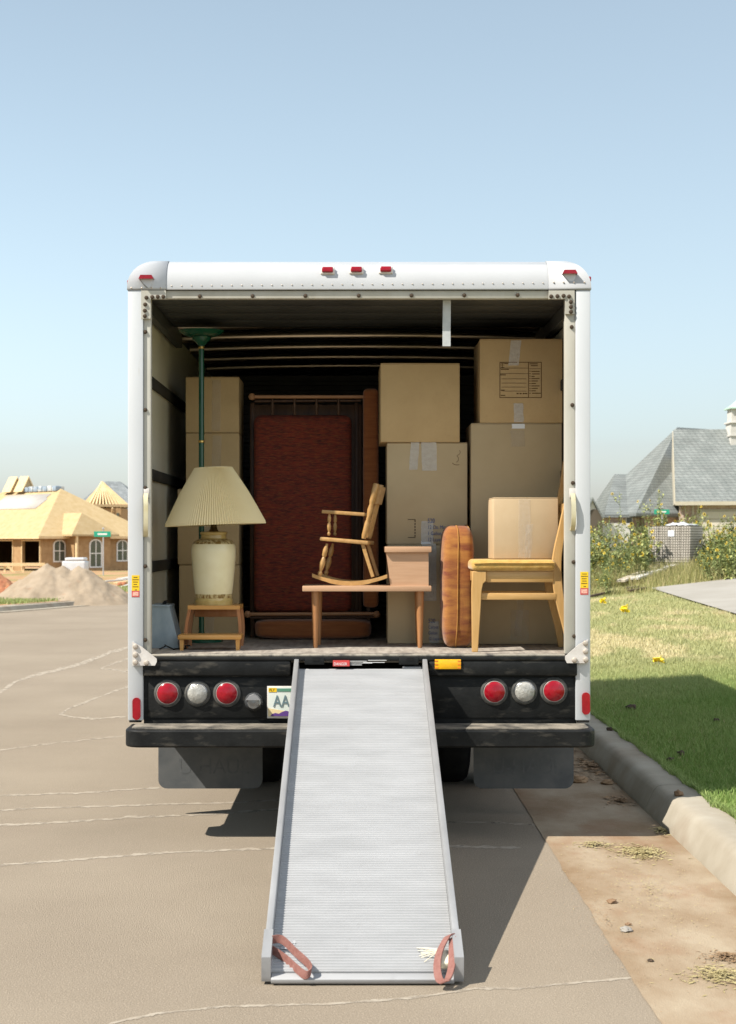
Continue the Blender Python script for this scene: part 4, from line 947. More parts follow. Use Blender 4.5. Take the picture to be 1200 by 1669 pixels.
# ---------------------------------------------------------------- child's rocking chair on the table
YR = 8.72
rc = thing('rocking_chair', "small turned wood rocking chair standing on the side table", 'chair', (RX(570, YR), YR + .05, zt1))
def q3(px, py, dy=0.0): return Vector((RX(px, YR), YR + dy, RZ(py, YR)))
tl = [(.55, 0), (.85, .05), (.95, .10), (.55, .16), (1.0, .30), (1.15, .42), (.75, .55), (.55, .58), (.95, .64), (1.0, .80), (.6, .93), (.5, 1)]
zb = zt1 - RZ(953.5, YR)
for s_, dy in enumerate((-.07, .15)):
    arc = []
    for i in range(17):
        t = i / 16; px = 514 + 122 * t; py = 938.5 + 12.5 * (1 - ((t - .52) / .52) ** 2) - (1.5 if t > .5 else 0) * (t - .5)
        arc.append((px, py))
    q = [(RX(x, YR), RZ(y, YR)) for x, y in arc] + [(RX(x, YR), RZ(y + 7 if 3 < i < 13 else y + 6, YR)) for i, (x, y) in list(enumerate(arc))[::-1]]
    zmin = min(z for x, z in q); q = [(x, z - zmin + zt1 + .0005) for x, z in q]
    dz = zt1 + .0005 - zmin
    MB().prism(q, 'y', YR + dy - .011, YR + dy + .011).build('rocker', M['rock'], rc, ang=30)
    v = Vector((0, 0, dz)); 
    MB().spindle(q3(525.5, 943, dy) + v, q3(538, 886, dy), [(r * .0145, t) for r, t in tl], 12).build('front_leg', M['rock'], rc)
    MB().box(-.0085, .0085, -.010, .010, 0, (q3(613, 943) - q3(596, 886)).length, .002, 1,
             Matrix.Translation(q3(613, 944, dy) + v) @ (q3(596, 886, dy) - q3(613, 944, dy) - v).to_track_quat('Z', 'Y').to_matrix().to_4x4()).build('rear_leg', M['rock'], rc)
    MB().spindle(q3(541, 873, dy), q3(542, 836, dy), [(r * .0105, t) for r, t in tl], 12).build('arm_post', M['rock'], rc)
    d = q3(600, 838) - q3(530, 833)
    MB().box(0, d.length, -.017, .017, -.010, .010, .004, 2, Matrix.Translation(q3(530, 834, dy)) @ Matrix.Rotation(math.asin(-d.z / d.length), 4, 'Y')).build('arm_rest', M['rock'], rc)
    MB().spindle(q3(598, 878, dy), q3(618.5, 789, dy), [(.012, 0), (.016, .06), (.015, .28), (.011, .34), (.014, .36), (.011, .40), (.017, .52), (.012, .62), (.015, .66), (.017, .68), (.0175, .97), (.014, 1)], 14).build('back_post', M['rock'], rc)
d = q3(606, 882) - q3(527, 875)
MB().box(0, d.length, -.095, .175, -.011, .011, .006, 2, Matrix.Translation(q3(527, 878, 0)) @ Matrix.Rotation(math.asin(-d.z / d.length), 4, 'Y')).build('seat', M['rock'], rc)
MB().prism([(RX(612, YR), RZ(822, YR)), (RX(620, YR), RZ(822, YR)), (RX(627, YR), RZ(794, YR)), (RX(619, YR), RZ(794, YR))], 'y', YR - .055, YR + .135).build('crest_rail', M['rock'], rc)
for k in range(4):
    dy = -.03 + k * .047
    MB().spindle(q3(602, 876, dy), q3(616, 820, dy), [(.005, 0), (.007, .4), (.005, 1)], 8).build('back_spindle', M['rock'], rc)
rc.rotation_euler.z = rad(-8)
# ---------------------------------------------------------------- step stool
st_ = thing('step_stool', 'orange wood two step stool under the table lamp', 'stool', (RX(346, 8.6), 8.62, DECK))
zt_ = RZ(987, 8.6)
YS0 = 8.44
MB().prism([(RX(x, 8.6), y) for x, y in ((306, 8.60), (391, 8.60), (391, 8.86), (306, 8.86))], 'z', zt_ - .022, zt_).build('top_step', M['oak'], st_)
zl = RZ(1035, YS0)
o = MB().box(RX(289.5, YS0), RX(393, YS0), YS0, YS0 + .17, zl - .026, zl, .006).build('lower_step', M['oak'], st_)
for a, b_, s_ in ((309, 303, 1), (388, 389, -1)):
    for yy, t in ((8.61, 0), (8.82, 0)):
        x0, x1 = RX(a, 8.6), RX(b_, 8.6)
        n = 8; L1 = []; R1 = []
        for i in range(n + 1):
            t_ = i / n; z = zt_ - .022 - (zt_ - .022 - DECK) * t_; x = x0 + (x1 - x0) * t_ - .010 * math.sin(t_ * math.pi) * s_
            L1.append((x - .009, z)); R1.append((x + .009, z))
        MB().prism(L1 + R1[::-1], 'y', yy, yy + .032).build('leg', M['oakd'], st_)
    yy = YS0 + .012; x0 = RX(293 if s_ > 0 else 384.5, YS0)
    MB().prism([(x0, DECK), (x0 + .018, DECK), (x0 + .021, zl - .026), (x0 - .002 , zl - .026)], 'y', yy, yy + .026).build('step_leg', M['oak'], st_)
    xs0 = RX(302 if s_ > 0 else 388, 8.6)
    MB().box(xs0 - .006, xs0 + .006, YS0 + .06, 8.609, DECK + .03, zl - .0265).build('side_rail', M['oakd'], st_)
MB().box(RX(310, 8.6), RX(387, 8.6), 8.83, 8.85, zt_ - .075, zt_ - .03, .003).build('back_rail', M['oakd'], st_)
# ---------------------------------------------------------------- table lamp
YL = 8.73; lxc = RX(348.5, YL)
tl_ = thing('table_lamp', 'cream ceramic vase table lamp with wide pleated cone shade on step stool', 'lamp', (lxc, YL, zt_))
k = YL / F
def vz(py): return (987 - py) * k
pr = [(31.0, 986.9), (31, 984), (31.5, 980), (30, 978), (29.5, 976)]
MB().lathe([(r * k, vz(z)) for r, z in pr], (lxc, YL, zt_), 40).build('vase_foot', M['vaserim'], tl_)
MB().lathe([(r * k, vz(z)) for r, z in ((29.6, 976), (30.2, 974.8), (30.8, 970), (30.4, 969.4))], (lxc, YL, zt_), 40).build('vase_band', M['vaseband'], tl_)
MB().lathe([(r * k, vz(z)) for r, z in ((30.3, 969.5), (32.2, 955), (34.5, 930), (36.2, 908), (36.4, 899), (35.6, 892), (34, 888.2))], (lxc, YL, zt_), 40).build('vase_body', M['vase'], tl_)
MB().lathe([(r * k, vz(z)) for r, z in ((34.1, 888.3), (32, 885), (27, 881.6), (23, 880.2))], (lxc, YL, zt_), 40).build('vase_band', M['vaseband'], tl_)
MB().lathe([(r * k, vz(z)) for r, z in ((23.2, 880.4), (21, 879), (20.5, 874), (22, 872), (22.3, 869.5), (20, 868), (0, 868))], (lxc, YL, zt_), 40).build('vase_rim', M['vaserim'], tl_)
MB().lathe([(r * k, vz(z)) for r, z in ((9, 868.5), (6, 864), (5, 858), (5, 840), (6, 832), (3, 828), (0, 828))], (lxc, YL, zt_), 16).build('socket', mat('dark_brass', (.10, .07, .03), rough=.4, metal=.6), tl_)
# harp wire that carries the shade
zh0, zh1 = zt_ + vz(838), zt_ + vz(766)
MB().tube([(lxc + .035 * math.sin(math.pi * i / 16) * (1 if True else 1), YL, zh0 + (zh1 - zh0) * i / 16) for i in range(17)], .002, 6).build('harp', M['brass'], tl_)
MB().tube([(lxc - .035 * math.sin(math.pi * i / 16), YL, zh0 + (zh1 - zh0) * i / 16) for i in range(17)], .002, 6).build('harp', M['brass'], tl_)
nP = 120; vs = []; fs = []; TT = Matrix.Translation((lxc + .004, YL, zt_ + vz(812))) @ Matrix.Rotation(rad(-2.2), 4, 'Y')
rings = [(30.5, 764), (31.5, 766), (44, 786), (56, 806), (68.5, 830), (80, 853), (80.8, 857.5)]
for r, py in rings:
    for i in range(2 * nP):
        a = 2 * math.pi * i / (2 * nP); rr = (r + (.6 + r * .010) * (1 if i % 2 else -1)) * k
        vs.append((rr * math.cos(a), rr * math.sin(a), vz(py) - vz(812)))
n2 = 2 * nP
for j in range(len(rings) - 1):
    for i in range(n2): fs.append((j * n2 + i, j * n2 + (i + 1) % n2, (j + 1) * n2 + (i + 1) % n2, (j + 1) * n2 + i))
MB().add(vs, fs, TT).build('lamp_shade', M['shade'], tl_, ang=0, fix=False)
MB().tube([TT @ Vector((30.2 * k * math.cos(a), 30.2 * k * math.sin(a), vz(764.5) - vz(812))) for a in [2 * math.pi * i / 40 for i in range(41)]], .0035, 6).build('shade_ring', M['shade'], tl_)
for a in (0, math.pi / 2, math.pi, 1.5 * math.pi):
    MB().tube([TT @ Vector((0, 0, vz(766) - vz(812))), TT @ Vector((30 * k * math.cos(a), 30 * k * math.sin(a), vz(765) - vz(812)))], .0018, 5).build('shade_spoke', M['brass'], tl_)
# ---------------------------------------------------------------- green floor lamp
YG = 9.18; gx = RX(328.5, YG)
fl_ = thing('floor_lamp', 'tall green metal torchiere floor lamp behind the table lamp', 'lamp', (gx, YG, DECK))
zt2 = RZ(552, YG)
MB().lathe([(.13, 0), (.13, .012), (.12, .02), (.03, .035), (.017, .06)], (gx, YG, DECK), 32).build('base', M['green'], fl_)
MB().cyl((gx, YG, DECK + .06), (gx, YG, zt2), .0165, n=18).build('pole', M['green'], fl_)
for py in (569, 722): MB().lathe([(.0168, 0), (.020, .003), (.020, .013), (.0168, .016)], (gx, YG, RZ(py, YG)), 18).build('brass_ring', M['brass'], fl_)
z0 = RZ(563, YG)
MB().lathe([(.018, 0), (.03, .012), (.055, .035), (.058, .048), (.050, .050), (.03, .046)], (gx, YG, z0), 28).build('lamp_cup', M['green'], fl_)
MB().lathe([(.03, .046), (.075, .052), (.105, .062), (.135, .082), (.137, .086), (.10, .072), (.03, .058)], (gx, YG, z0), 36).build('lamp_bowl', M['green'], fl_)
# ---------------------------------------------------------------- blue-grey bin and cable
x0 = -1.150
bn = thing('plastic_bin', 'blue grey plastic bin with sloped side against the left truck wall', 'bin', (-1.07, 8.72, DECK))
MB().prism([(x0, DECK + .001), (RX(291, 8.62), DECK + .001), (RX(289.5, 8.62), DECK + .05), (RX(276, 8.62), RZ(989, 8.62)), (x0, RZ(988, 8.62))], 'y', 8.62, 8.84).build('bin_body', M['bin'], bn)
MB().prism([(x0 - .002, RZ(988, 8.62) + .0005), (RX(277.5, 8.62), RZ(988, 8.62) - .003), (RX(277, 8.62), RZ(986.5, 8.62)), (x0 - .002, RZ(985.5, 8.62))], 'y', 8.612, 8.848).build('bin_lid', M['bin'], bn)
MB().prism([(x0 + .05, RZ(985.3, 8.62)), (RX(268, 8.62), RZ(985.3, 8.62)), (RX(270, 8.62), RZ(979, 8.62)), (x0 + .06, RZ(980, 8.62))], 'y', 8.68, 8.73).build('bin_handle', M['rubber'], bn)
pts = [(-1.09 + .17 * t + .012 * math.sin(t * 19), 8.50 + .035 * math.sin(t * 11) + .02 * t, DECK + .005 + .02 * max(0, math.sin(t * 8)) ) for t in [i / 40 for i in range(41)]]
cbl = MB().tube(pts, .0042, 7).build('power_cable', M['cable']); tag(cbl, 'loose black power cable curled in front of the blue grey bin', 'cable')
#BACKGROUND
# ---------------------------------------------------------------- left: house under construction
def frame_thing(name, label, cat, loc, rotz):
    r = thing(name, label, cat, (0, 0, 0)); return r, (loc, rotz)
def finish(r, lr): r.location = lr[0]; r.rotation_euler.z = rad(lr[1])
def wall(parent, name, m, axis, c, t, L0, L1, z0, z1, openings=()):
    us = sorted({L0, L1, *[o[0] for o in openings], *[o[1] for o in openings]}); zs = sorted({z0, z1, *[o[2] for o in openings], *[o[3] for o in openings]})
    b = MB()
    for i in range(len(us) - 1):
        for j in range(len(zs) - 1):
            um, zm = (us[i] + us[i + 1]) / 2, (zs[j] + zs[j + 1]) / 2
            if any(o[0] < um < o[1] and o[2] < zm < o[3] for o in openings): continue
            if axis == 'x': b.box(us[i], us[i + 1], c, c + t, zs[j], zs[j + 1])
            else: b.box(c, c + t, us[i], us[i + 1], zs[j], zs[j + 1])
    return b.build(name, m, parent, ang=0)
def hip(x0, x1, y0, y1, ze, pitch, t=.12):
    """hip roof solid over a rectangle, ridge along the longer side"""
    w = min(x1 - x0, y1 - y0) / 2; h = w * pitch
    if (y1 - y0) >= (x1 - x0): r = [((x0 + x1) / 2, y0 + w, ze + h), ((x0 + x1) / 2, y1 - w + .001, ze + h)]
    else: r = [(x0 + w, (y0 + y1) / 2, ze + h), (x1 - w + .001, (y0 + y1) / 2, ze + h)]
    c = [(x0, y0, ze), (x1, y0, ze), (x1, y1, ze), (x0, y1, ze)]
    cb = [(x, y, ze - t) for x, y, _ in c]
    if (y1 - y0) >= (x1 - x0): f = [(0, 1, 4), (1, 2, 5, 4), (2, 3, 5), (3, 0, 4, 5)]
    else: f = [(0, 1, 5, 4), (1, 2, 5), (2, 3, 4, 5), (3, 0, 4)]
    return MB().add(c + r + cb, f + [(0, 6, 7, 1), (1, 7, 8, 2), (2, 8, 9, 3), (3, 9, 6, 0), (9, 8, 7, 6)])
def archwin(parent, cx_, c, z0, z1, w, arch=True, rows=2, cols=2):
    """window on a wall facing local -y at y = c"""
    n = 10; r = w / 2
    def outline(g):
        q = [(cx_ - r - g, z0 - g), (cx_ + r + g, z0 - g)]
        q += [(cx_ + (r + g) * math.cos(math.pi * k / n), z1 - r * .7 + (r * .7 + g) * math.sin(math.pi * k / n)) for k in range(n + 1)]
        return q
    f = MB().prism(outline(.09), 'y', c - .05, c + .02).build('window', M['winframe'], parent)
    MB().prism(outline(0.0), 'y', c - .055, c - .048).build('pane', M['glass'], f)
    for i in range(1, cols): MB().box(cx_ - r + w * i / cols - .03, cx_ - r + w * i / cols + .03, c - .075, c - .056, z0, z1 - .02).build('muntin', M['winframe'], f)
    for i in range(1, rows): MB().box(cx_ - r, cx_ + r, c - .07, c - .056, z0 + (z1 - z0) * i / rows - .03, z0 + (z1 - z0) * i / rows + .03).build('muntin', M['winframe'], f)
    return f
HY = 105.0
H1, lr1 = frame_thing('unfinished_house', 'unfinished house in bare wood sheathing with arched windows behind the sand pile', 'house', ((67 - PX) * HY / F, HY, 0), 44.0)
zb_, ze_ = -0.66, 1.62
wall(H1, 'garage_wall', M['osbw'], 'y', 0, .2, 0, 17, zb_, ze_, [(.14, 2.35, zb_, 1.40), (3.6, 5.8, zb_, 1.40), (7.5, 8.6, zb_, 1.3)])
wall(H1, 'front_wall', M['osbw'], 'x', .001, .2, .2, 9.3, zb_, ze_)
wall(H1, 'side_wall', M['osbw'], 'y', 9.1, .2, .2, 17, zb_, ze_)
wall(H1, 'back_wall', M['osbw'], 'x', 16.8, .2, .2, 9.1, zb_, ze_)
for y_ in (.07, 2.352, 3.53, 5.802):
    MB().box(-.05, -.002, y_, y_ + .07, zb_, 1.40).build('door_jamb', M['lumber'], H1)
for a, b_ in ((.07, 2.42), (3.53, 5.87)):
    MB().box(-.05, -.002, a, b_, 1.402, 1.5).build('door_header', M['lumber'], H1)
hip(-.45, 9.7, -.45, 17.4, ze_ + .12, .68, .16).build('roof', M['osb'], H1)
MB().box(-.47, 9.72, -.475, -.452, ze_ - .05, ze_ + .10).build('fascia', M['lumber'], H1)
MB().box(-.475, -.452, -.45, 17.4, ze_ - .05, ze_ + .10).build('fascia', M['lumber'], H1)
# entrance wing with its own small roof
MB().box(2.0, 5.0, -1.0, .0, zb_, ze_ + .15).build('entrance_wall', M['osbw'], H1)
b = MB(); x0, x1, yf, ze2, zr = 1.5, 5.4, -1.5, ze_ + .25, ze_ + 1.75
b.add([(x0, yf, ze2), (x1, yf, ze2), (3.1, yf + 1.2, zr), (x0, 1.6, ze2), (x1, 1.6, ze2), (3.1, 3.2, zr), (x0, yf, ze2 - .12), (x1, yf, ze2 - .12), (x1, 1.6, ze2 - .12), (x0, 1.6, ze2 - .12)],
      [(0, 1, 2), (1, 4, 5, 2), (3, 0, 2, 5), (0, 6, 7, 1), (1, 7, 8, 4), (3, 9, 6, 0), (6, 9, 8, 7), (3, 5, 4, 8, 9)])
b.build('entrance_roof', M['osb'], H1)
MB().box(1.9, 2.04, -1.45, -1.30, zb_, ze2 - .125).build('porch_post', M['lumber'], H1)
archwin(H1, 1.45, 0.0, .05, 1.42, .80)
archwin(H1, 3.75, -1.0, -.35, 1.46, .86)
archwin(H1, 6.7, 0.0, .05, 1.42, .80)
# felt patch, ridge bundles, dormers
zr0 = ze_ + .12
def slope_pt(y, s): return (-.45 + s, y, zr0 + s * .68)
b = MB(); b.add([tuple(Vector(slope_pt(y, s)) + Vector((-.02, 0, .03))) for y, s in ((4.6, 2.9), (11, 2.9), (11, 4.5), (5.0, 4.5), (5.0, 4.1), (4.6, 3.9))], [(0, 1, 2, 3, 4, 5)])
o = b.build('felt_patch', M['felt'], H1); md = o.modifiers.new('s', 'SOLIDIFY'); md.thickness = .02
for i in range(7):
    y_ = 4.75 + i * .62
    MB().box(4.25, 5.0, y_, y_ + .55, zr0 + 3.30, zr0 + 3.30 + .34 + .05 * (i % 2), .03).build('shingle_bundle', M['bundle'], H1)
for yy in (9.0, 10.6):
    z = zr0 + 3.30
    MB().prism([(4.07, z), (5.17, z), (4.62, z + 1.02)], 'y', yy, yy + 1.0).build('dormer', M['osb'], H1)
    MB().prism([(3.98, z + .02), (4.62, z + 1.20), (5.26, z + .02), (5.15, z + .02), (4.62, z + 1.04), (4.09, z + .02)], 'y', yy - .08, yy + 1.08).build('dormer_roof', M['lumber'], H1)
finish(H1, lr1)
def lot_z(y): return drop(y) + .12
# scaffolding rail in front of the garage
def pxg(px, py, Y): return P(px, py, Y)
sc = thing('lumber_barricade', 'rough lumber barricade rail in front of the open garage', 'barrier', (*pxg(25, 920, 96).xy, lot_z(96)))
zz = lot_z(96)
for px in (8, 38, 66):
    q = pxg(px, 920, 96); MB().box(q.x - .06, q.x + .06, 95.95, 96.05, zz, pxg(px, 918, 96).z).build('post', M['lumber'], sc)
a, b_ = pxg(-10, 920, 96), pxg(74, 918, 96)
MB().box(a.x, b_.x, 95.86, 95.94, a.z - .10, a.z + .1).build('rail', M['lumber'], sc)
q0, q1 = pxg(12, 923, 96), pxg(34, 940, 96)
MB().prism([(q0.x, q0.z), (q0.x + .2, q0.z), (q1.x, q1.z), (q1.x - .2, q1.z)], 'y', 95.78, 95.85).build('brace', M['lumber'], sc)
# ---------------------------------------------------------------- framed house and grey house behind
Y5 = 128.0
def X5(px): return (px - PX) * Y5 / F
def Z5(py): return CZ - (py - PY) * Y5 / F
FH = thing('framed_house', 'house frame with fan of bare roof rafters showing above the sheathed roof', 'house', (X5(170), Y5, lot_z(Y5)))
FH_pts = dict(ap=(160, 784.5), l=(136, 809), r=(207, 826), mid=(163, 825))
zg = lot_z(Y5)
MB().box(X5(150), X5(196), Y5 + .4, Y5 + 5, zg, Z5(828)).build('wall', M['osbw'], FH)
MB().box(X5(189), X5(193), Y5 + .3, Y5 + .399, Z5(842), Z5(836)).build('window', M['glass'], FH)
ap = Vector((X5(160), Y5 + 2.0, Z5(784.5)))
b = MB(); b.add([ap, (X5(128), Y5 + .6, Z5(826)), (X5(147), Y5 - .6, Z5(826)), (X5(128), Y5 + 5, Z5(826)), (X5(200), Y5 + 5, Z5(826))], [(0, 1, 2), (0, 3, 1), (0, 4, 3)])
o = b.build('roof_sheathing', M['osb'], FH); md = o.modifiers.new('s', 'SOLIDIFY'); md.thickness = .08
for i in range(12):
    t = i / 11; e = Vector((X5(146 + 62 * t), Y5 - .6 + 1.6 * t, Z5(825.5)))
    d = (ap - e); M_ = Matrix.Translation(e) @ d.to_track_quat('Z', 'Y').to_matrix().to_4x4()
    MB().box(-.055, .055, -.09, .09, 0, d.length, M=M_).build('rafter', M['lumber'], FH)
b = MB(); e0, e1 = Vector((X5(146), Y5 - .68, Z5(826))), Vector((X5(208), Y5 + .92, Z5(826)))
b.add([e0, e1, e1 + Vector((0, 0, .22)), e0 + Vector((0, 0, .22)), e0 + Vector((0, .06, 0)), e1 + Vector((0, .06, 0)), e1 + Vector((0, .06, .22)), e0 + Vector((0, .06, .22))],
      [(0, 1, 2, 3), (7, 6, 5, 4), (0, 4, 5, 1), (3, 2, 6, 7), (0, 3, 7, 4), (1, 5, 6, 2)]); b.build('fascia', M['lumber'], FH)
MB().cyl((X5(181), Y5 + .35, Z5(838)), (X5(184), Y5 - .2, Z5(828)), .06, n=6).build('brace', M['lumber'], FH)
Y6 = 142.0
def X6(px): return (px - PX) * Y6 / F
def Z6(py): return CZ - (py - PY) * Y6 / F
GH = thing('grey_roof_house', 'finished house with blue grey shingle hip roof behind the rafters', 'house', (X6(170), Y6 + 5, lot_z(130)))
MB().box(X6(118), X6(245), Y6 + .6, Y6 + 10, lot_z(130), Z6(842)).build('wall', M['stucco'], GH)
b = MB(); ze = Z6(842)
b.add([(X6(100), Y6, ze), (X6(250), Y6, ze), (X6(250), Y6 + 12, ze), (X6(100), Y6 + 12, ze), (X6(158), Y6 + 5, Z6(781)), (X6(183), Y6 + 5, Z6(781.5))], [(0, 1, 5, 4), (1, 2, 5), (2, 3, 4, 5), (3, 0, 4), (3, 2, 1, 0)])
b.build('roof', M['shingleb'], GH)
# ---------------------------------------------------------------- sand pile and dirt mound
def mound(name, label, cat, c, rx_, ry_, h, m, seed, z0, peaks=((0, 0, 1),)):
    n = 72; vs = []; fs = []
    for j in range(n + 1):
        for i in range(n + 1):
            u, v = -1.25 + 2.5 * i / n, -1.25 + 2.5 * j / n
            z = 0
            for pu, pv, ph in peaks:
                d = math.hypot((u - pu), (v - pv)); z = max(z, ph * max(0, 1 - d * (1 - .12 * mn.noise(Vector((u * 2, v * 2, seed))))) )
            z = z ** .9 if z > 0 else 0
            z += (.05 * mn.noise(Vector((u * 5, v * 5, seed))) + .035 * mn.noise(Vector((u * 13, v * 13, seed + 3))) + .02 * mn.noise(Vector((u * 31, v * 31, seed)))) * min(1, z * 6)
            vs.append((c[0] + u * rx_, c[1] + v * ry_, z0 + z * h - .03))
    for j in range(n):
        for i in range(n): a = j * (n + 1) + i; fs.append((a, a + 1, a + n + 2, a + n + 1))
    o = MB().add(vs, fs).build(name, m, fix=False, ang=60); return tag(o, label, cat)
q = P(100, 985, 37)
mound('sand_pile', 'large heap of tan sand at the far edge of the street', 'sand', (q.x + .05, 37.3), 1.42, 1.35, .98, M['sand'], 2.2, 0.02, ((-.32, 0, .98), (.22, .05, .93), (-.05, .05, .95)))
q = P(2, 955, 44)
mound('dirt_mound', 'low mound of red clay dirt left of the sand heap', 'dirt', (q.x - .1, 44), .75, .8, .62, mat('red_clay', (.30, .11, .055), (.38, .18, .09), rough=1, ns=5, det=8), 5.5, lot_z(44) - .03)
# clods on the lot
grp = 'red clay lumps by the sand heap'
for i, (px, py, s) in enumerate(((8, 968, .13), (15, 972, .16), (3, 975, .10), (196, 950, .09), (203, 945, .10))):
    qy = 39.5 if px < 100 else 52
    b = MB(); q = P(px, py, qy); bm = bmesh.new(); bmesh.ops.create_icosphere(bm, subdivisions=2, radius=s)
    for v in bm.verts: v.co *= 1 + .35 * mn.noise(v.co * 9 + Vector((i, 0, 0)))
    bm.verts.ensure_lookup_table(); b.add([v.co + Vector((q.x, qy, lot_z(qy) + s * .55)) for v in bm.verts], [[v.index for v in f.verts] for f in bm.faces]); bm.free()
    tag(b.build('clay_lump', bpy.data.materials['red_clay']), 'lump of red clay lying beside the sand heap', 'dirt', grp)
# grass verge strips on the left lot
XYv = np.stack([rng.uniform(-9.2, -6.6, 5000), rng.uniform(34.0, 37.5, 5000)], 1)
XYv = np.array([p for p in XYv if p[0] < XL(p[1]) - .35]); zsv = lawn_z
_lz = lawn_z
def lawn_z(x, y): return lot_z(y) + .012 if x < 0 else _lz(x, y)
tag(blades('verge_grass', XYv, rng.uniform(.04, .10, len(XYv)), rng.uniform(.01, .02, len(XYv)), M['grass'], False, dry=rng.uniform(0, .5, len(XYv))), 'strip of green verge grass beside the sand heap', 'grass', kind='stuff')
XYv = np.stack([rng.uniform(-7.6, -4.4, 6000), rng.uniform(43, 49, 6000)], 1); XYv = np.array([p for p in XYv if p[0] < XL(p[1]) - .35])
tag(blades('verge_grass', XYv, rng.uniform(.04, .10, len(XYv)), rng.uniform(.012, .025, len(XYv)), M['grass'], False, dry=rng.uniform(0, .6, len(XYv))), 'patch of verge grass right of the sand heap near the truck', 'grass', kind='stuff')
# wrapped bundle, boards, street sign
q0, q1 = P(101, 925, 62), P(139, 925, 62); zz = lot_z(62)
wb = thing('wrapped_pallet', 'white plastic wrapped pallet of building material behind the sand heap', 'pallet', ((q0.x + q1.x) / 2, 62.4, zz))
zt9 = P(0, 909, 62).z
MB().box(q0.x, q1.x, 62, 62.9, zz + .12, zt9 - .14, .05, 3).build('lower_bundle', M['plastic'], wb)
MB().box(q0.x + .12, q1.x - .05, 62.02, 62.88, zt9 - .138, zt9, .05, 3).build('upper_bundle', M['plastic'], wb)
for xx in (q0.x + .04, (q0.x + q1.x) / 2, q1.x - .12): MB().box(xx, xx + .09, 62.0, 62.9, zz, zz + .119).build('pallet_block', M['weather'], wb)
for i, (px0, py0, px1, py1, Yb, w) in enumerate(((170, 947, 214, 938, 60, .16), (188, 949, 214, 941, 56, .14), (196, 962, 212, 955, 48, .10), (195, 934, 214, 931, 66, .3))):
    za = lot_z(Yb); a = P(px0, py0, Yb); b_ = P(px1, py1, Yb + 3)
    d = Vector((b_.x - a.x, 3.0, 0)); L_ = d.length; ang = math.atan2(d.y, d.x)
    o = MB().box(0, L_, -w / 2, w / 2, 0, .045).build('scrap_board', M['stucco'] if i != 1 else M['lumber'], org=(0, 0, 0)); o.location = (a.x, Yb, za + .004 + .0 * i); o.rotation_euler.z = ang
    tag(o, ['long white scrap board on the dirt right of the sand heap', 'bare lumber scrap board on the dirt beside white boards', 'short white board on the grass right of the sand heap', 'wide white panel lying by the unfinished house corner'][i], 'board')
def street_sign(label, px, ptop, pbase, Y, plates, zbase):
    x = (px - PX) * Y / F; r = thing('street_sign', label, 'sign', (x, Y, zbase))
    zt_ = CZ - (ptop - PY) * Y / F
    MB().cyl((x, Y, zbase), (x, Y, zt_), .035, n=8).build('post', M['post'], r)
    for (a, b_, c, d, rot, dy) in plates:
        xa, xb = (a - PX) * Y / F, (b_ - PX) * Y / F; z1, z0 = CZ - (c - PY) * Y / F, CZ - (d - PY) * Y / F
        pl_ = MB().box(xa, xb, Y - .045 - dy, Y - .036 - dy, z0, z1, .003, 1).build('name_plate', M['signg'], r)
        e = .02
        MB().box(xa + .22 * (xb - xa), xb - .22 * (xb - xa), Y - .049 - dy, Y - .046 - dy, z0 + (z1 - z0) * .35, z1 - (z1 - z0) * .35).build('name_strip', M['winframe'], pl_)
    MB().box(x - .05, x + .05, Y - .05, Y + .05, zt_, zt_ + .10, .01).build('bracket', M['post'], r)
street_sign('green street name sign on a post in front of the unfinished house', 168.5, 863, 945, 80, [(153.5, 181, 866, 875, 0, 0)], lot_z(80))
street_sign('green street name sign beside the stack of pale bricks', 1079.5, 829.5, 900, 66, [(1066, 1091, 830.5, 838, 0, 0)], _lz((1079.5 - PX) * 66 / F, 66))

# ---------------------------------------------------------------- right: brick house with grey roof
Y7 = 78.0; m7 = Y7 / F
def X7(c): return (940 + c / 4.392 - PX) * m7
def Z7(c): return CZ - (640 + c / 4.392 - PY) * m7
zg7 = _lz(14, Y7)
BH = thing('brick_house', 'brick house with steep grey shingle roof, cupola and beige garage door', 'house', (X7(900), Y7, zg7))
# garage wing: ridge across, gable end to the left
def at8(c, d, Y):
    m = Y / F; return ((940 + c / 4.392 - PX) * m, Y, CZ - (640 + d / 4.392 - PY) * m)
zeG = Z7(778); run = 4.2; zr = at8(0, 266, Y7 + run)[2]; xl = X7(708); xr = xl + 13
RG = Matrix.Translation((xl, Y7, 0)) @ Matrix.Rotation(rad(-10.0), 4, 'Z') @ Matrix.Translation((-xl, -Y7, 0))
def gb(b, name, m, parent=None, ang=38):
    b.v = [tuple(RG @ Vector(v)) for v in b.v]; return b.build(name, m, parent or BH, ang=ang)
gb(MB().box(xl + .30, xr, Y7 + .5, Y7 + 8.2, zg7 - .1, zeG), 'garage_wall', M['brick'])
b = MB(); b.add([(xl, Y7, zeG), (xr, Y7, zeG), (xr, Y7 + run, zr), (xl, Y7 + run, zr), (xr, Y7 + 2 * run, zeG), (xl, Y7 + 2 * run, zeG), (xl, Y7, zeG - .18), (xr, Y7, zeG - .18), (xr, Y7 + 2 * run, zeG - .18), (xl, Y7 + 2 * run, zeG - .18)],
                [(0, 1, 2, 3), (3, 2, 4, 5), (0, 3, 5, 9, 6), (1, 7, 8, 4, 2), (0, 6, 7, 1), (6, 9, 8, 7), (5, 4, 8, 9)])
gb(b, 'garage_roof', M['shingle'])
gb(MB().box(xl - .02, xr, Y7 - .06, Y7 - .003, zeG - .2, zeG - .01), 'fascia', M['trim'])
gb(MB().prism([(Y7 + .05, zeG - .15), (Y7 + run, zr - .08), (Y7 + 2 * run, zeG - .15)], 'x', xl - .035, xl - .004), 'gable_siding', M['trim'])
gx0 = X7(872)
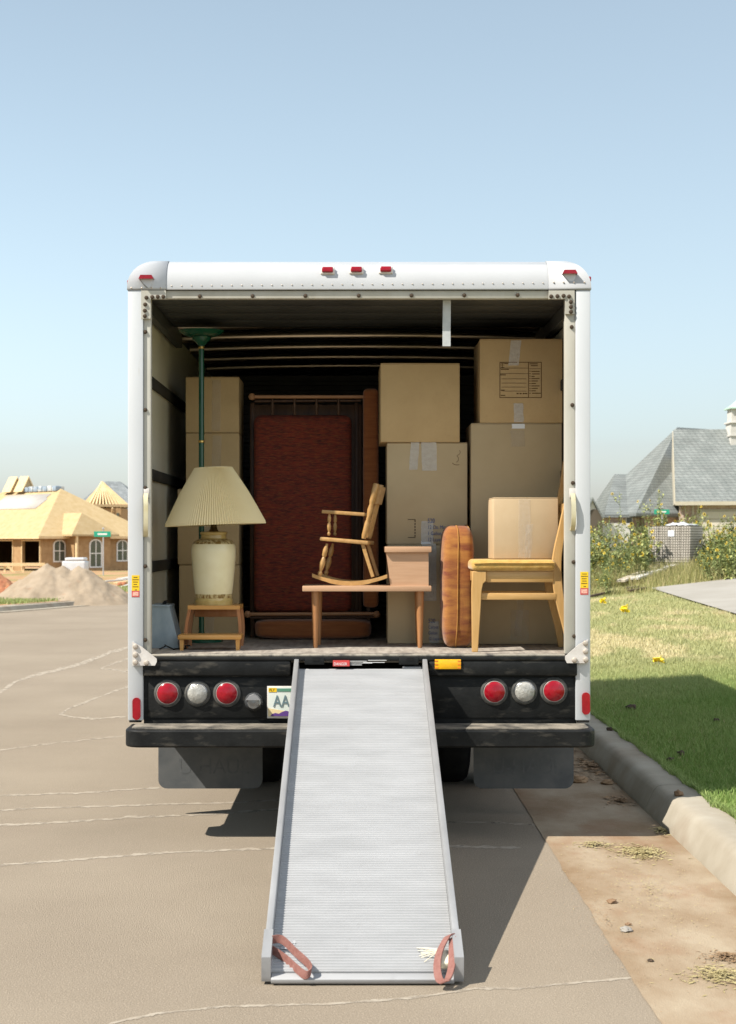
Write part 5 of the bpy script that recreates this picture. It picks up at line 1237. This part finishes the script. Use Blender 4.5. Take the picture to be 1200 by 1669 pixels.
gb(MB().box(gx0 - .10, xr - 2, Y7 + .44, Y7 + .499, zg7 - .1, Z7(835)), 'garage_trim', M['trim'])
for k in range(5):
    h = (Z7(848) - zg7) / 5
    gb(MB().box(gx0 + .02, xr - 2.1, Y7 + .40, Y7 + .439, zg7 + k * h + .012, zg7 + (k + 1) * h - .012, .01, 1), 'door_panel', M['gdoor'])
gb(MB().cyl((X7(832), Y7 + .42, zg7), (X7(832), Y7 + .42, zeG - .2), .045, n=8), 'downpipe', M['trim'])
gb(MB().prism([(X7(735), zg7), (X7(790), zg7), (X7(772), Z7(900)), (X7(752), Z7(840)), (X7(735), Z7(800))], 'y', Y7 + .2, Y7 + .498), 'buttress', M['brick'])
# main hip roof, turned away from the street
def hipr(name, ap1, ap2, corners, zeave):
    c = [(x, y, zeave) for x, y in corners]; cb = [(x, y, zeave - .15) for x, y in corners]
    return MB().add(c + [ap1, ap2] + cb, [(0, 1, 5, 4), (1, 2, 5), (2, 3, 4, 5), (3, 0, 4), (0, 6, 7, 1), (1, 7, 8, 2), (2, 8, 9, 3), (3, 9, 6, 0), (9, 8, 7, 6)]).build(name, M['shingle'], BH)
k8 = 1 + 3.2 / Y7
zeM = at8(430, 862, Y7 + 1.5)[2]
a1 = at8(720, 248, Y7 + 7.5); a2 = at8(945, 242, Y7 + 9.0); a2 = (a2[0], a2[1], a1[2])
cF = at8(425, 862, Y7 + 1.5); cB = at8(40, 862, Y7 + 10); 
hipr('main_roof', a1, a2, [(cF[0], cF[1]), (cF[0] + 14, cF[1] + 5), (cB[0] + 14, cB[1] + 7), (cB[0], cB[1])], zeM)
b = MB(); ins = .5
b.prism([(cF[0] + .6, cF[1] + .7), (cF[0] + 12, cF[1] + 5), (cB[0] + 12, cB[1] + 5), (cB[0] + .8, cB[1] + .1)], 'z', zg7 - .2, zeM - .151); b.build('main_wall', M['brick'], BH)
# lower hip wing to the left
l1 = at8(270, 585, Y7 + 9); l2 = at8(420, 585, Y7 + 9); l2 = (l2[0], l2[1], l1[2])
wF = at8(200, 872, Y7 + 2.5); wB = at8(60, 872, Y7 + 12); zeW = wF[2]
hipr('wing_roof', l1, l2, [(wF[0], wF[1]), (wF[0] + 4.2, wF[1]), (wB[0] + 7, wB[1] + 1), (wB[0], wB[1])], zeW)
b = MB(); b.prism([(wF[0] + .35, wF[1] + .45), (wF[0] + 3.8, wF[1] + .45), (wB[0] + 5, wB[1] - .5), (wB[0] + .6, wB[1] - .5)], 'z', zg7 - .2, zeW - .151); b.build('wing_wall', M['brick'], BH)
for c0, c1 in ((368, 405), (480, 515)):
    xw0, xw1 = at8(c0, 0, wF[1])[0], at8(c1, 0, wF[1])[0]; yw = wF[1] + .45
    f = MB().box(xw0 - .06, xw1 + .06, yw - .05, yw - .002, at8(0, 1040, wF[1])[2], at8(0, 890, wF[1])[2]).build('window', M['winframe'], BH)
    zA_, zB_ = at8(0, 1035, wF[1])[2], at8(0, 895, wF[1])[2]
    MB().box(xw0, xw1, yw - .06, yw - .051, zA_, (zA_ + zB_) / 2 - .03).build('pane', M['glass'], f); MB().box(xw0, xw1, yw - .06, yw - .051, (zA_ + zB_) / 2 + .03, zB_).build('pane', M['glass'], f)
# stucco porch gable at far left
pY = Y7 - .5
gxa, gxb = at8(60, 0, pY)[0], at8(168, 0, pY)[0]; gz0 = zg7 - .1; gze = at8(0, 905, pY)[2]; gzr = at8(0, 765, pY)[2]; xm = (gxa + gxb) / 2 - .0
MB().prism([(gxa, gz0), (gxb, gz0), (gxb, gze), (xm, gzr - .05), (gxa, gze)], 'y', pY, pY + .4).build('porch_gable', M['stucco'], BH)
MB().prism([(gxa - .2, gze - .16), (xm, gzr - .04), (gxb + .2, gze - .16), (gxb + .2, gze), (xm, gzr + .12), (gxa - .2, gze)], 'y', pY - .12, pY + 5).build('porch_roof', M['shingle'], BH)
n = 10; wv = .42; cxw = at8(128, 0, pY)[0]; zA_ = at8(0, 1010, pY)[2]; zB_ = at8(0, 900, pY)[2]
MB().prism([(cxw - wv, zA_), (cxw + wv, zA_)] + [(cxw + wv * math.cos(math.pi * i / n), zB_ + wv * 1.1 * math.sin(math.pi * i / n)) for i in range(n + 1)], 'y', pY - .02, pY - .002).build('porch_arch_shade', mat('porch_shadow', (.10, .08, .06), rough=.9), BH)  # flat dark plate paints the shade inside the porch opening
MB().box(gxb + .01, gxb + 1.6, pY + .5, pY + 3, gz0, gze - .2).build('porch_side', M['stucco'], BH)
# cupola on the garage ridge
yc = Y7 + run - 1.0; cxu = at8(1075, 0, yc)[0] + .60
def Z7(c): return at8(0, c, yc)[2]
cu_ = MB().box(cxu - .52, cxu + .52, yc - .55, yc + .55, Z7(308) - 1.2, Z7(225)).build('cupola', M['stucco'], BH)
MB().box(cxu - .60, cxu + .60, yc - .63, yc + .63, Z7(224), Z7(212), .01).build('cupola_moulding', M['stucco'], cu_)
MB().box(cxu - .58, cxu + .58, yc - .61, yc + .61, Z7(316), Z7(305)).build('cupola_flashing', M['stucco'], cu_)
MB().box(cxu - .46, cxu + .46, yc - .48, yc + .48, Z7(211), Z7(122)).build('cupola_lantern', M['stucco'], cu_)
for k in range(5): MB().box(cxu - .2, cxu + .2, yc - .53, yc - .482, Z7(195) + k * .09, Z7(195) + k * .09 + .05).build('louvre', M['gdoor'], cu_)
MB().box(cxu - .60, cxu + .60, yc - .63, yc + .63, Z7(121), Z7(112)).build('cupola_eave', M['copper'], cu_)
ap = (cxu, yc, Z7(48)); zc_ = Z7(111)
b = MB(); ring = []
for t, wv in ((0, .58), (.25, .40), (.55, .24), (1, .03)):
    z = zc_ + (ap[2] - zc_) * t; ring.append([(cxu - wv, yc - wv, z), (cxu + wv, yc - wv, z), (cxu + wv, yc + wv, z), (cxu - wv, yc + wv, z)])
b.add([p for r_ in ring for p in r_], [(j * 4 + i, j * 4 + (i + 1) % 4, (j + 1) * 4 + (i + 1) % 4, (j + 1) * 4 + i) for j in range(3) for i in range(4)] + [(12, 13, 14, 15)])
b.build('cupola_roof', M['copper'], cu_)
MB().spindle((cxu, yc, Z7(50)), (cxu, yc, Z7(15)), [(.03, 0), (.03, .3), (.09, .45), (.03, .6), (.015, 1)], 8).build('finial', M['copper'], cu_)

# ---------------------------------------------------------------- brick stack on the weedy lot
YP = 37.0; qp = P(1103, 912, YP); zP = _lz(qp.x, YP)
bs_ = thing('brick_stack', 'strapped cube of pale cored bricks on a wooden pallet among the weeds', 'bricks', (0, 0, 0))
nb = 4; bw = .255; gap = .012; bh = .062; sy = 1.0
tot = nb * bw
for k in range(nb):
    x0 = -tot / 2 + k * bw; b = MB(); b2 = MB()
    lean = .012 * (k - 1.2)
    rows = 14
    b3 = MB()
    for r_ in range(rows):
        z = .22 + r_ * bh; dx = lean * r_ / rows
        b.box(x0 + .004 + dx, x0 + bw - .004 + dx, -sy / 2, sy / 2, z, z + bh - .015)
        for c_ in range(4):
            xa = x0 + .022 + c_ * .06 + dx; b3.box(xa, xa + .020, -sy / 2 - .002, -sy / 2 - .0005, z + .012, z + .044)  # raised dark plates paint the shade inside the brick cores
        for c_ in range(5):
            pass
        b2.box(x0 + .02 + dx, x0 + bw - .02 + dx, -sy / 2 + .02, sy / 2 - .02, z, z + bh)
    o = b.build('brick_bundle', M['wbrick'], bs_, ang=0); o['kind'] = 'stuff'
    b2.build('bundle_core', M['hole_shade'], o, ang=0); b3.build('brick_hole_shade', M['hole_shade'], o, ang=0)['kind'] = 'stuff'
for k in range(4):
    b = MB(); x0 = -tot / 2 + k * bw
    for r_ in range(3):
        for c_ in range(3): b.box(x0 + .005 + c_ * .082, x0 + .081 + c_ * .082, -sy / 2 + .02, sy / 2 - .3, .02 + r_ * .062, .074 + r_ * .062)
    b.build('base_course', M['wbrick'], bs_, ang=0)['kind'] = 'stuff'
for y_ in (.25, .42): MB().box(-tot / 2, tot / 2 + .02, y_, y_ + .07, .0, .21).build('pallet_runner', M['weather'], bs_)
b = MB(); n = 14; vs = []; fs = []
for j in range(n + 1):
    for i in range(n + 1):
        u, v = i / n, j / n; z = .22 + 14 * bh + .03 + .12 * max(0, mn.noise(Vector((u * 3.3, v * 3.3, 4))) + .35) * math.sin(u * math.pi) * math.sin(v * math.pi) + .03 * mn.noise(Vector((u * 11, v * 11, 1)))
        vs.append((-.1 + u * .56, -.46 + v * .8, z))
for j in range(n):
    for i in range(n): a = j * (n + 1) + i; fs.append((a, a + 1, a + n + 2, a + n + 1))
o = b.add(vs, fs).build('plastic_cover', M['plastic'], bs_, ang=25, fix=False); md = o.modifiers.new('s', 'SOLIDIFY'); md.thickness = .02
MB().box(-.02, .13, -.512, -.505, .84, .98).build('paper_tag', M['paper'], bs_)
bs_.location = (qp.x + .05, YP + .35, zP - .01); bs_.rotation_euler.z = rad(-30)
# planks and stakes on the grass
def plank(label, pa, pb, w, t, m, lift=.03):
    a = GP(*pa, _lz); b_ = GP(*pb, _lz); d = b_ - a; L_ = d.length
    o = MB().box(0, L_, -w / 2, w / 2, 0, t, .004, 1).build('plank', m, org=(0, 0, 0))
    o.location = a + Vector((0, 0, lift)); o.rotation_euler = (0, -math.asin(d.z / L_), math.atan2(d.y, d.x)); return tag(o, label, 'plank')
plank('long grey weathered plank lying in rank grass', (1012, 958), (1086, 927), .18, .05, M['weather'], .12)
plank('long pale plank lying beside the grey weathered plank', (1034, 954), (1106, 929), .17, .05, M['stucco'], .12)
plank('short dark stake on the lawn below the planks', (1020, 964), (1040, 961), .12, .05, M['clod'])
plank('dark flat bar on the lawn near the driveway corner', (1026, 967), (1056, 962), .10, .04, M['clod'])
plank('thin dark stake on the dry lawn beside the truck post', (962, 976), (998, 968), .06, .04, M['clod'])
# yellow marker flags
for i, (px, py, h, lab) in enumerate(((1019, 1001, .10, 'crumpled yellow marker flag upright in the dry lawn'), (983, 986, .07, 'small faded yellow marker flag near the dark stake'), (1074, 1084, .03, 'folded yellow marker flag lying at the edge of truck shadow'))):
    q = GP(px, py, _lz); s = q.y / F
    r = thing('marker_flag', lab, 'flag', q)
    w = (12, 9, 16)[i] * s
    MB().cyl(q, q + Vector((0, 0, h * 1.6)), .004, n=5).build('wire', M['post'], r)
    vs = []; n = 6
    for jj in range(n + 1):
        for ii in range(n + 1):
            u, v = ii / n, jj / n; vs.append((q.x + (u - .5) * w + .03 * mn.noise(Vector((v * 3, i, 0))), q.y + .07 * math.sin(u * 5 + v * 3) + .05 * mn.noise(Vector((u * 3, v * 3, i))), q.z + .03 + v * (12, 9, 9)[i] * s * (.8 + .3 * u)))
    o = MB().add(vs, [(jj * (n + 1) + ii, jj * (n + 1) + ii + 1, (jj + 1) * (n + 1) + ii + 1, (jj + 1) * (n + 1) + ii) for jj in range(n) for ii in range(n)]).build('flag_sheet', M['flag'], r, fix=False); md = o.modifiers.new('s', 'SOLIDIFY'); md.thickness = .004
# ---------------------------------------------------------------- clods, stones, clippings
def lump(name, label, cat, c, s, m, seed, flat=.7, group=None):
    bm = bmesh.new(); bmesh.ops.create_icosphere(bm, subdivisions=3, radius=1)
    for v in bm.verts:
        v.co *= 1 + .45 * mn.noise(v.co * 1.6 + Vector((seed, 0, 0))) + .15 * mn.noise(v.co * 4 + Vector((seed, 3, 0)))
    b = MB(); b.add([(c[0] + v.co.x * s, c[1] + v.co.y * s, c[2] + v.co.z * s * flat + s * flat * .6) for v in bm.verts], [[v.index for v in f.verts] for f in bm.faces]); bm.free()
    return tag(b.build(name, m, ang=50), label, cat, group)
for i, (px, py, s) in enumerate(((1030, 1157, .045), (1110, 1230, .028), (1093, 1241, .026), (1168, 1176, .026))):
    q = GP(px, py, _lz); lump('soil_clod', ('large dark soil clod on the shaded lawn' if i == 0 else 'small dark soil clod on the shaded lawn'), 'clod', q, s, M['clod'], i * 3.1, .6, None if i == 0 else 'small clods on the shaded lawn')
kz = lambda x, y: .154
for i, (px, py, s, m, lab) in enumerate(((1106, 1297, .025, 'stoneb', 'brown stone sitting on the sunlit kerb top'), (994, 1191, .022, 'clod', 'dark dirt crumb on the shaded kerb top'))):
    q = GP(px, py, kz); lump('pebble', lab, 'stone', q, s, M[m], i * 5.7 + 1)
gz = lambda x, y: .004
for i, (px, py, s, m, lab) in enumerate(((1020, 1519, .024, 'stone', 'white stone on the gutter seam'), (1024, 1509, .012, 'stoneb', 'little brown stone beside the white stone in the gutter'), (998, 1472, .022, 'stoneb', 'flat brown lump on the gutter concrete'),
                                         (944, 1275, .06, 'leafb', 'rough brown chunk in the shaded gutter behind the mud flap'), (990, 1278, .04, 'leafb', 'brown clod in the shaded gutter beside the kerb'), (1060, 1567, .012, 'clod', 'dark crumb low on the gutter concrete'))):
    q = GP(px, py, gz); lump('pebble', lab, 'stone', q, s, M[m], i * 2.7 + 1, .45)
def litter(name, label, px, py, rx_, ry_, n, m, size, zf=gz, z0=.0045):
    c = GP(px, py, zf); b = MB()
    for i in range(n):
        a = random.uniform(0, 6.28); r = abs(random.gauss(0, .5)); x = c.x + rx_ * r * math.cos(a); y = c.y + ry_ * r * math.sin(a)
        s = size * random.uniform(.4, 1.3); t = random.uniform(0, 3.14); dx, dy = math.cos(t) * s, math.sin(t) * s; w = s * random.uniform(.12, .35)
        z = z0 + random.uniform(0.001, .02) * max(0, 1 - r); h = random.uniform(0, .4) * s
        b.add([(x - dx, y - dy, z), (x - dy * w / s, y + dx * w / s, z + h * .6), (x + dx, y + dy, z + h * .3), (x + dy * w / s, y - dx * w / s, z + .001)], [(0, 1, 2, 3)])
    o = b.build(name, m, fix=False, ang=0); o['kind'] = 'stuff'; return tag(o, label, 'litter')
litter('grass_clippings', 'heap of dry grass clippings in the sunny gutter', 1047, 1392, .15, .22, 900, M['straw'], .016)
litter('grass_clippings', 'thin trail of straw on the gutter near the shadow edge', 968, 1378, .14, .10, 160, M['straw'], .016)
litter('grass_clippings', 'straw clippings against the kerb where shadow ends', 1078, 1356, .05, .12, 160, M['straw'], .016)
litter('grass_clippings', 'pale straw clippings by the kerb far down the gutter', 1178, 1592, .17, .16, 600, M['straw'], .014)
litter('dead_leaves', 'dark red brown leaf litter low in the gutter', 1185, 1562, .11, .09, 340, M['leafb'], .012)
litter('dead_leaves', 'brown leaf litter in the shaded gutter behind the bumper', 965, 1250, .22, .75, 420, M['leafb'], .03)
litter('dead_leaves', 'dead leaves in the shade beside the kerb near the shadow edge', 1010, 1307, .13, .25, 130, M['leafb'], .022)
litter('gutter_crumbs', 'scattered crumbs and straw bits over the gutter concrete', 1060, 1450, .45, 1.9, 700, M['straw'], .007)
litter('gutter_crumbs', 'dark grit scattered over the asphalt seam', 985, 1500, .25, 1.6, 400, M['leafb'], .006)
# ---------------------------------------------------------------- wild sunflowers
def leafq(b, p, d, s):
    """folded pointed leaf from p along d"""
    up = Vector((0, 0, 1)); side = d.cross(up)
    side = side.normalized() if side.length > 1e-4 else Vector((1, 0, 0)); nn = side.cross(d).normalized()
    p = Vector(p)
    b.add([p, p + d * s * .4 + side * s * .33 + nn * s * .08, p + d * s * .45 - nn * s * .03, p + d * s * .4 - side * s * .33 + nn * s * .08, p + d * s - nn * s * .22], [(0, 1, 2), (0, 2, 3), (1, 4, 2), (2, 4, 3)])
def sunflower(seed, h, spread, nst, lm, nf, label, group, ls=.11):
    rr = random.Random(seed); r = thing('sunflower_plant', label, 'plant', (0, 0, 0), group)
    bst, bl, bp, bc = MB(), MB(), MB(), MB()
    for s in range(nst):
        a = rr.uniform(0, 6.28); l = rr.uniform(0, spread); hh = h * rr.uniform(.65, 1.05)
        pts = [Vector((l * .25 * math.cos(a), l * .25 * math.sin(a), 0))]
        for i in range(1, 7):
            t = i / 6; pts.append(Vector((l * (t * .8 + .25) * math.cos(a + .3 * t), l * (t * .8 + .25) * math.sin(a + .3 * t), hh * t)) + Vector((rr.uniform(-.03, .03), rr.uniform(-.03, .03), 0)))
        bst.tube(pts, [.012 * (1 - .7 * i / 6) for i in range(7)], 5)
        tips = [pts[-1]]
        for k in range(rr.randint(3, 5)):
            i = rr.randint(2, 5); aa = rr.uniform(0, 6.28); e = pts[i] + Vector((math.cos(aa) * .2, math.sin(aa) * .2, rr.uniform(.12, .3))) * rr.uniform(.6, 1.2)
            bst.tube([pts[i], (pts[i] + e) / 2 + Vector((math.cos(aa) * .04, math.sin(aa) * .04, -.01)), e], [.006, .005, .003], 4); tips.append(e)
            for q in range(5):
                t = rr.uniform(.2, 1); d = Vector((math.cos(aa + rr.uniform(-1.8, 1.8)), math.sin(aa + rr.uniform(-1.8, 1.8)), rr.uniform(-.4, .6))).normalized(); leafq(bl, pts[i].lerp(e, t), d, ls * rr.uniform(.5, 1.0))
        for q in range(int(26 * h)):
            t = rr.uniform(.06, .98); i = min(int(t * 6), 5); p = pts[i].lerp(pts[i + 1], t * 6 - i); aa = rr.uniform(0, 6.28)
            d = Vector((math.cos(aa), math.sin(aa), rr.uniform(-.5, .5))).normalized(); leafq(bl, p + d * .02, d, ls * rr.uniform(.6, 1.3) * (1.25 - .6 * t))
        for e in tips:
            if rr.random() < nf * .42:
                aa = rr.uniform(3.6, 5.8); fd = Vector((math.cos(aa), math.sin(aa), rr.uniform(.0, .6))).normalized()
                T = Matrix.Translation(e + fd * .01) @ fd.to_track_quat('Z', 'Y').to_matrix().to_4x4(); R_ = rr.uniform(.03, .047)
                for k in range(11):
                    q = 2 * math.pi * k / 11; q2 = .22
                    bp.add([T @ Vector((.3 * R_ * math.cos(q), .3 * R_ * math.sin(q), 0)), T @ Vector((.75 * R_ * math.cos(q - q2), .75 * R_ * math.sin(q - q2), .006)), T @ Vector((R_ * 1.1 * math.cos(q), R_ * 1.1 * math.sin(q), -.004)), T @ Vector((.75 * R_ * math.cos(q + q2), .75 * R_ * math.sin(q + q2), .006))], [(0, 1, 2, 3)])
                bc.lathe([(.42 * R_, 0), (.40 * R_, .012), (.2 * R_, .02), (0, .021)], (0, 0, 0), 8, T)
    bst.build('stem', M['stem'], r); bl.build('foliage', lm, r, ang=0, fix=False)
    if bp.v: tag(bp.build('petals', M['petal'], r, ang=0, fix=False), kind='stuff'); tag(bc.build('flower_centres', M['cone'], r), kind='stuff')
    return r
GRP = 'wild sunflowers in the weedy lot'
LB = 'wild sunflower plant growing in the weeds around the brick stack'
protos = [sunflower(11, 1.15, .30, 4, M['leaf'], .75, LB, GRP), sunflower(12, .95, .36, 5, M['leaf'], .6, LB, GRP), sunflower(13, 1.3, .28, 3, M['leafy'], .55, LB, GRP), sunflower(14, .8, .34, 5, M['leafy'], .5, LB, GRP), sunflower(15, 1.05, .42, 5, M['leaf'], .85, LB, GRP)]
spots = []
rs = random.Random(5)
CL = [('wild sunflower plant in the thicket before the brick house wing', 'sunflower thicket before the brick house'),
      ('wild sunflower plant in the thicket at the back of the driveway', 'sunflower thicket behind the driveway'),
      ('wild sunflower plant rising behind the pale brick stack', 'sunflowers behind the brick stack'),
      ('low sunflower weed in the rank grass beside the planks', 'low weeds beside the planks'),
      ('low sunflower weed between the brick stack and the driveway', 'low weeds right of the brick stack')]
for c, n, a, b_, ya, yb, sa, sb in ((0, 30, 950, 1062, 34, 42, .75, 1.15), (1, 26, 1146, 1215, 31.5, 38, .7, 1.0), (2, 8, 1062, 1140, 39.5, 44, .9, 1.2), (3, 6, 955, 1005, 30.5, 34, .45, .7), (4, 6, 1140, 1165, 33, 36, .4, .6)):
    for i in range(n): spots.append((rs.uniform(a, b_), rs.uniform(ya, yb), rs.uniform(sa, sb), c))
for i, (px, Y, s, c) in enumerate(spots):
    o = protos[i] if i < 5 else copy_tree(protos[i % 5])
    x = (px - PX) * Y / F; o.location = (x, Y, _lz(x, Y) - .01); o.rotation_euler.z = rs.uniform(0, 6.28); o.scale = (s, s, s * rs.uniform(.9, 1.15))
    tag(o, CL[c][0], 'plant', CL[c][1])
for sd, px, Y, h, lab in ((21, 1076, 42, 2.3, 'tallest spindly yellow green weed rising behind the brick stack'), (22, 1006, 40, 2.0, 'tall thin green weed in front of the brick house wing'), (23, 1056, 41, 1.7, 'bushy yellow flowered weed just left of the brick stack')):
    o = sunflower(sd, h, .16 if sd != 23 else .3, 2 if sd != 23 else 4, M['leafy'], .5, lab, None); x = (px - PX) * Y / F; o.location = (x, Y, _lz(x, Y) - .01)
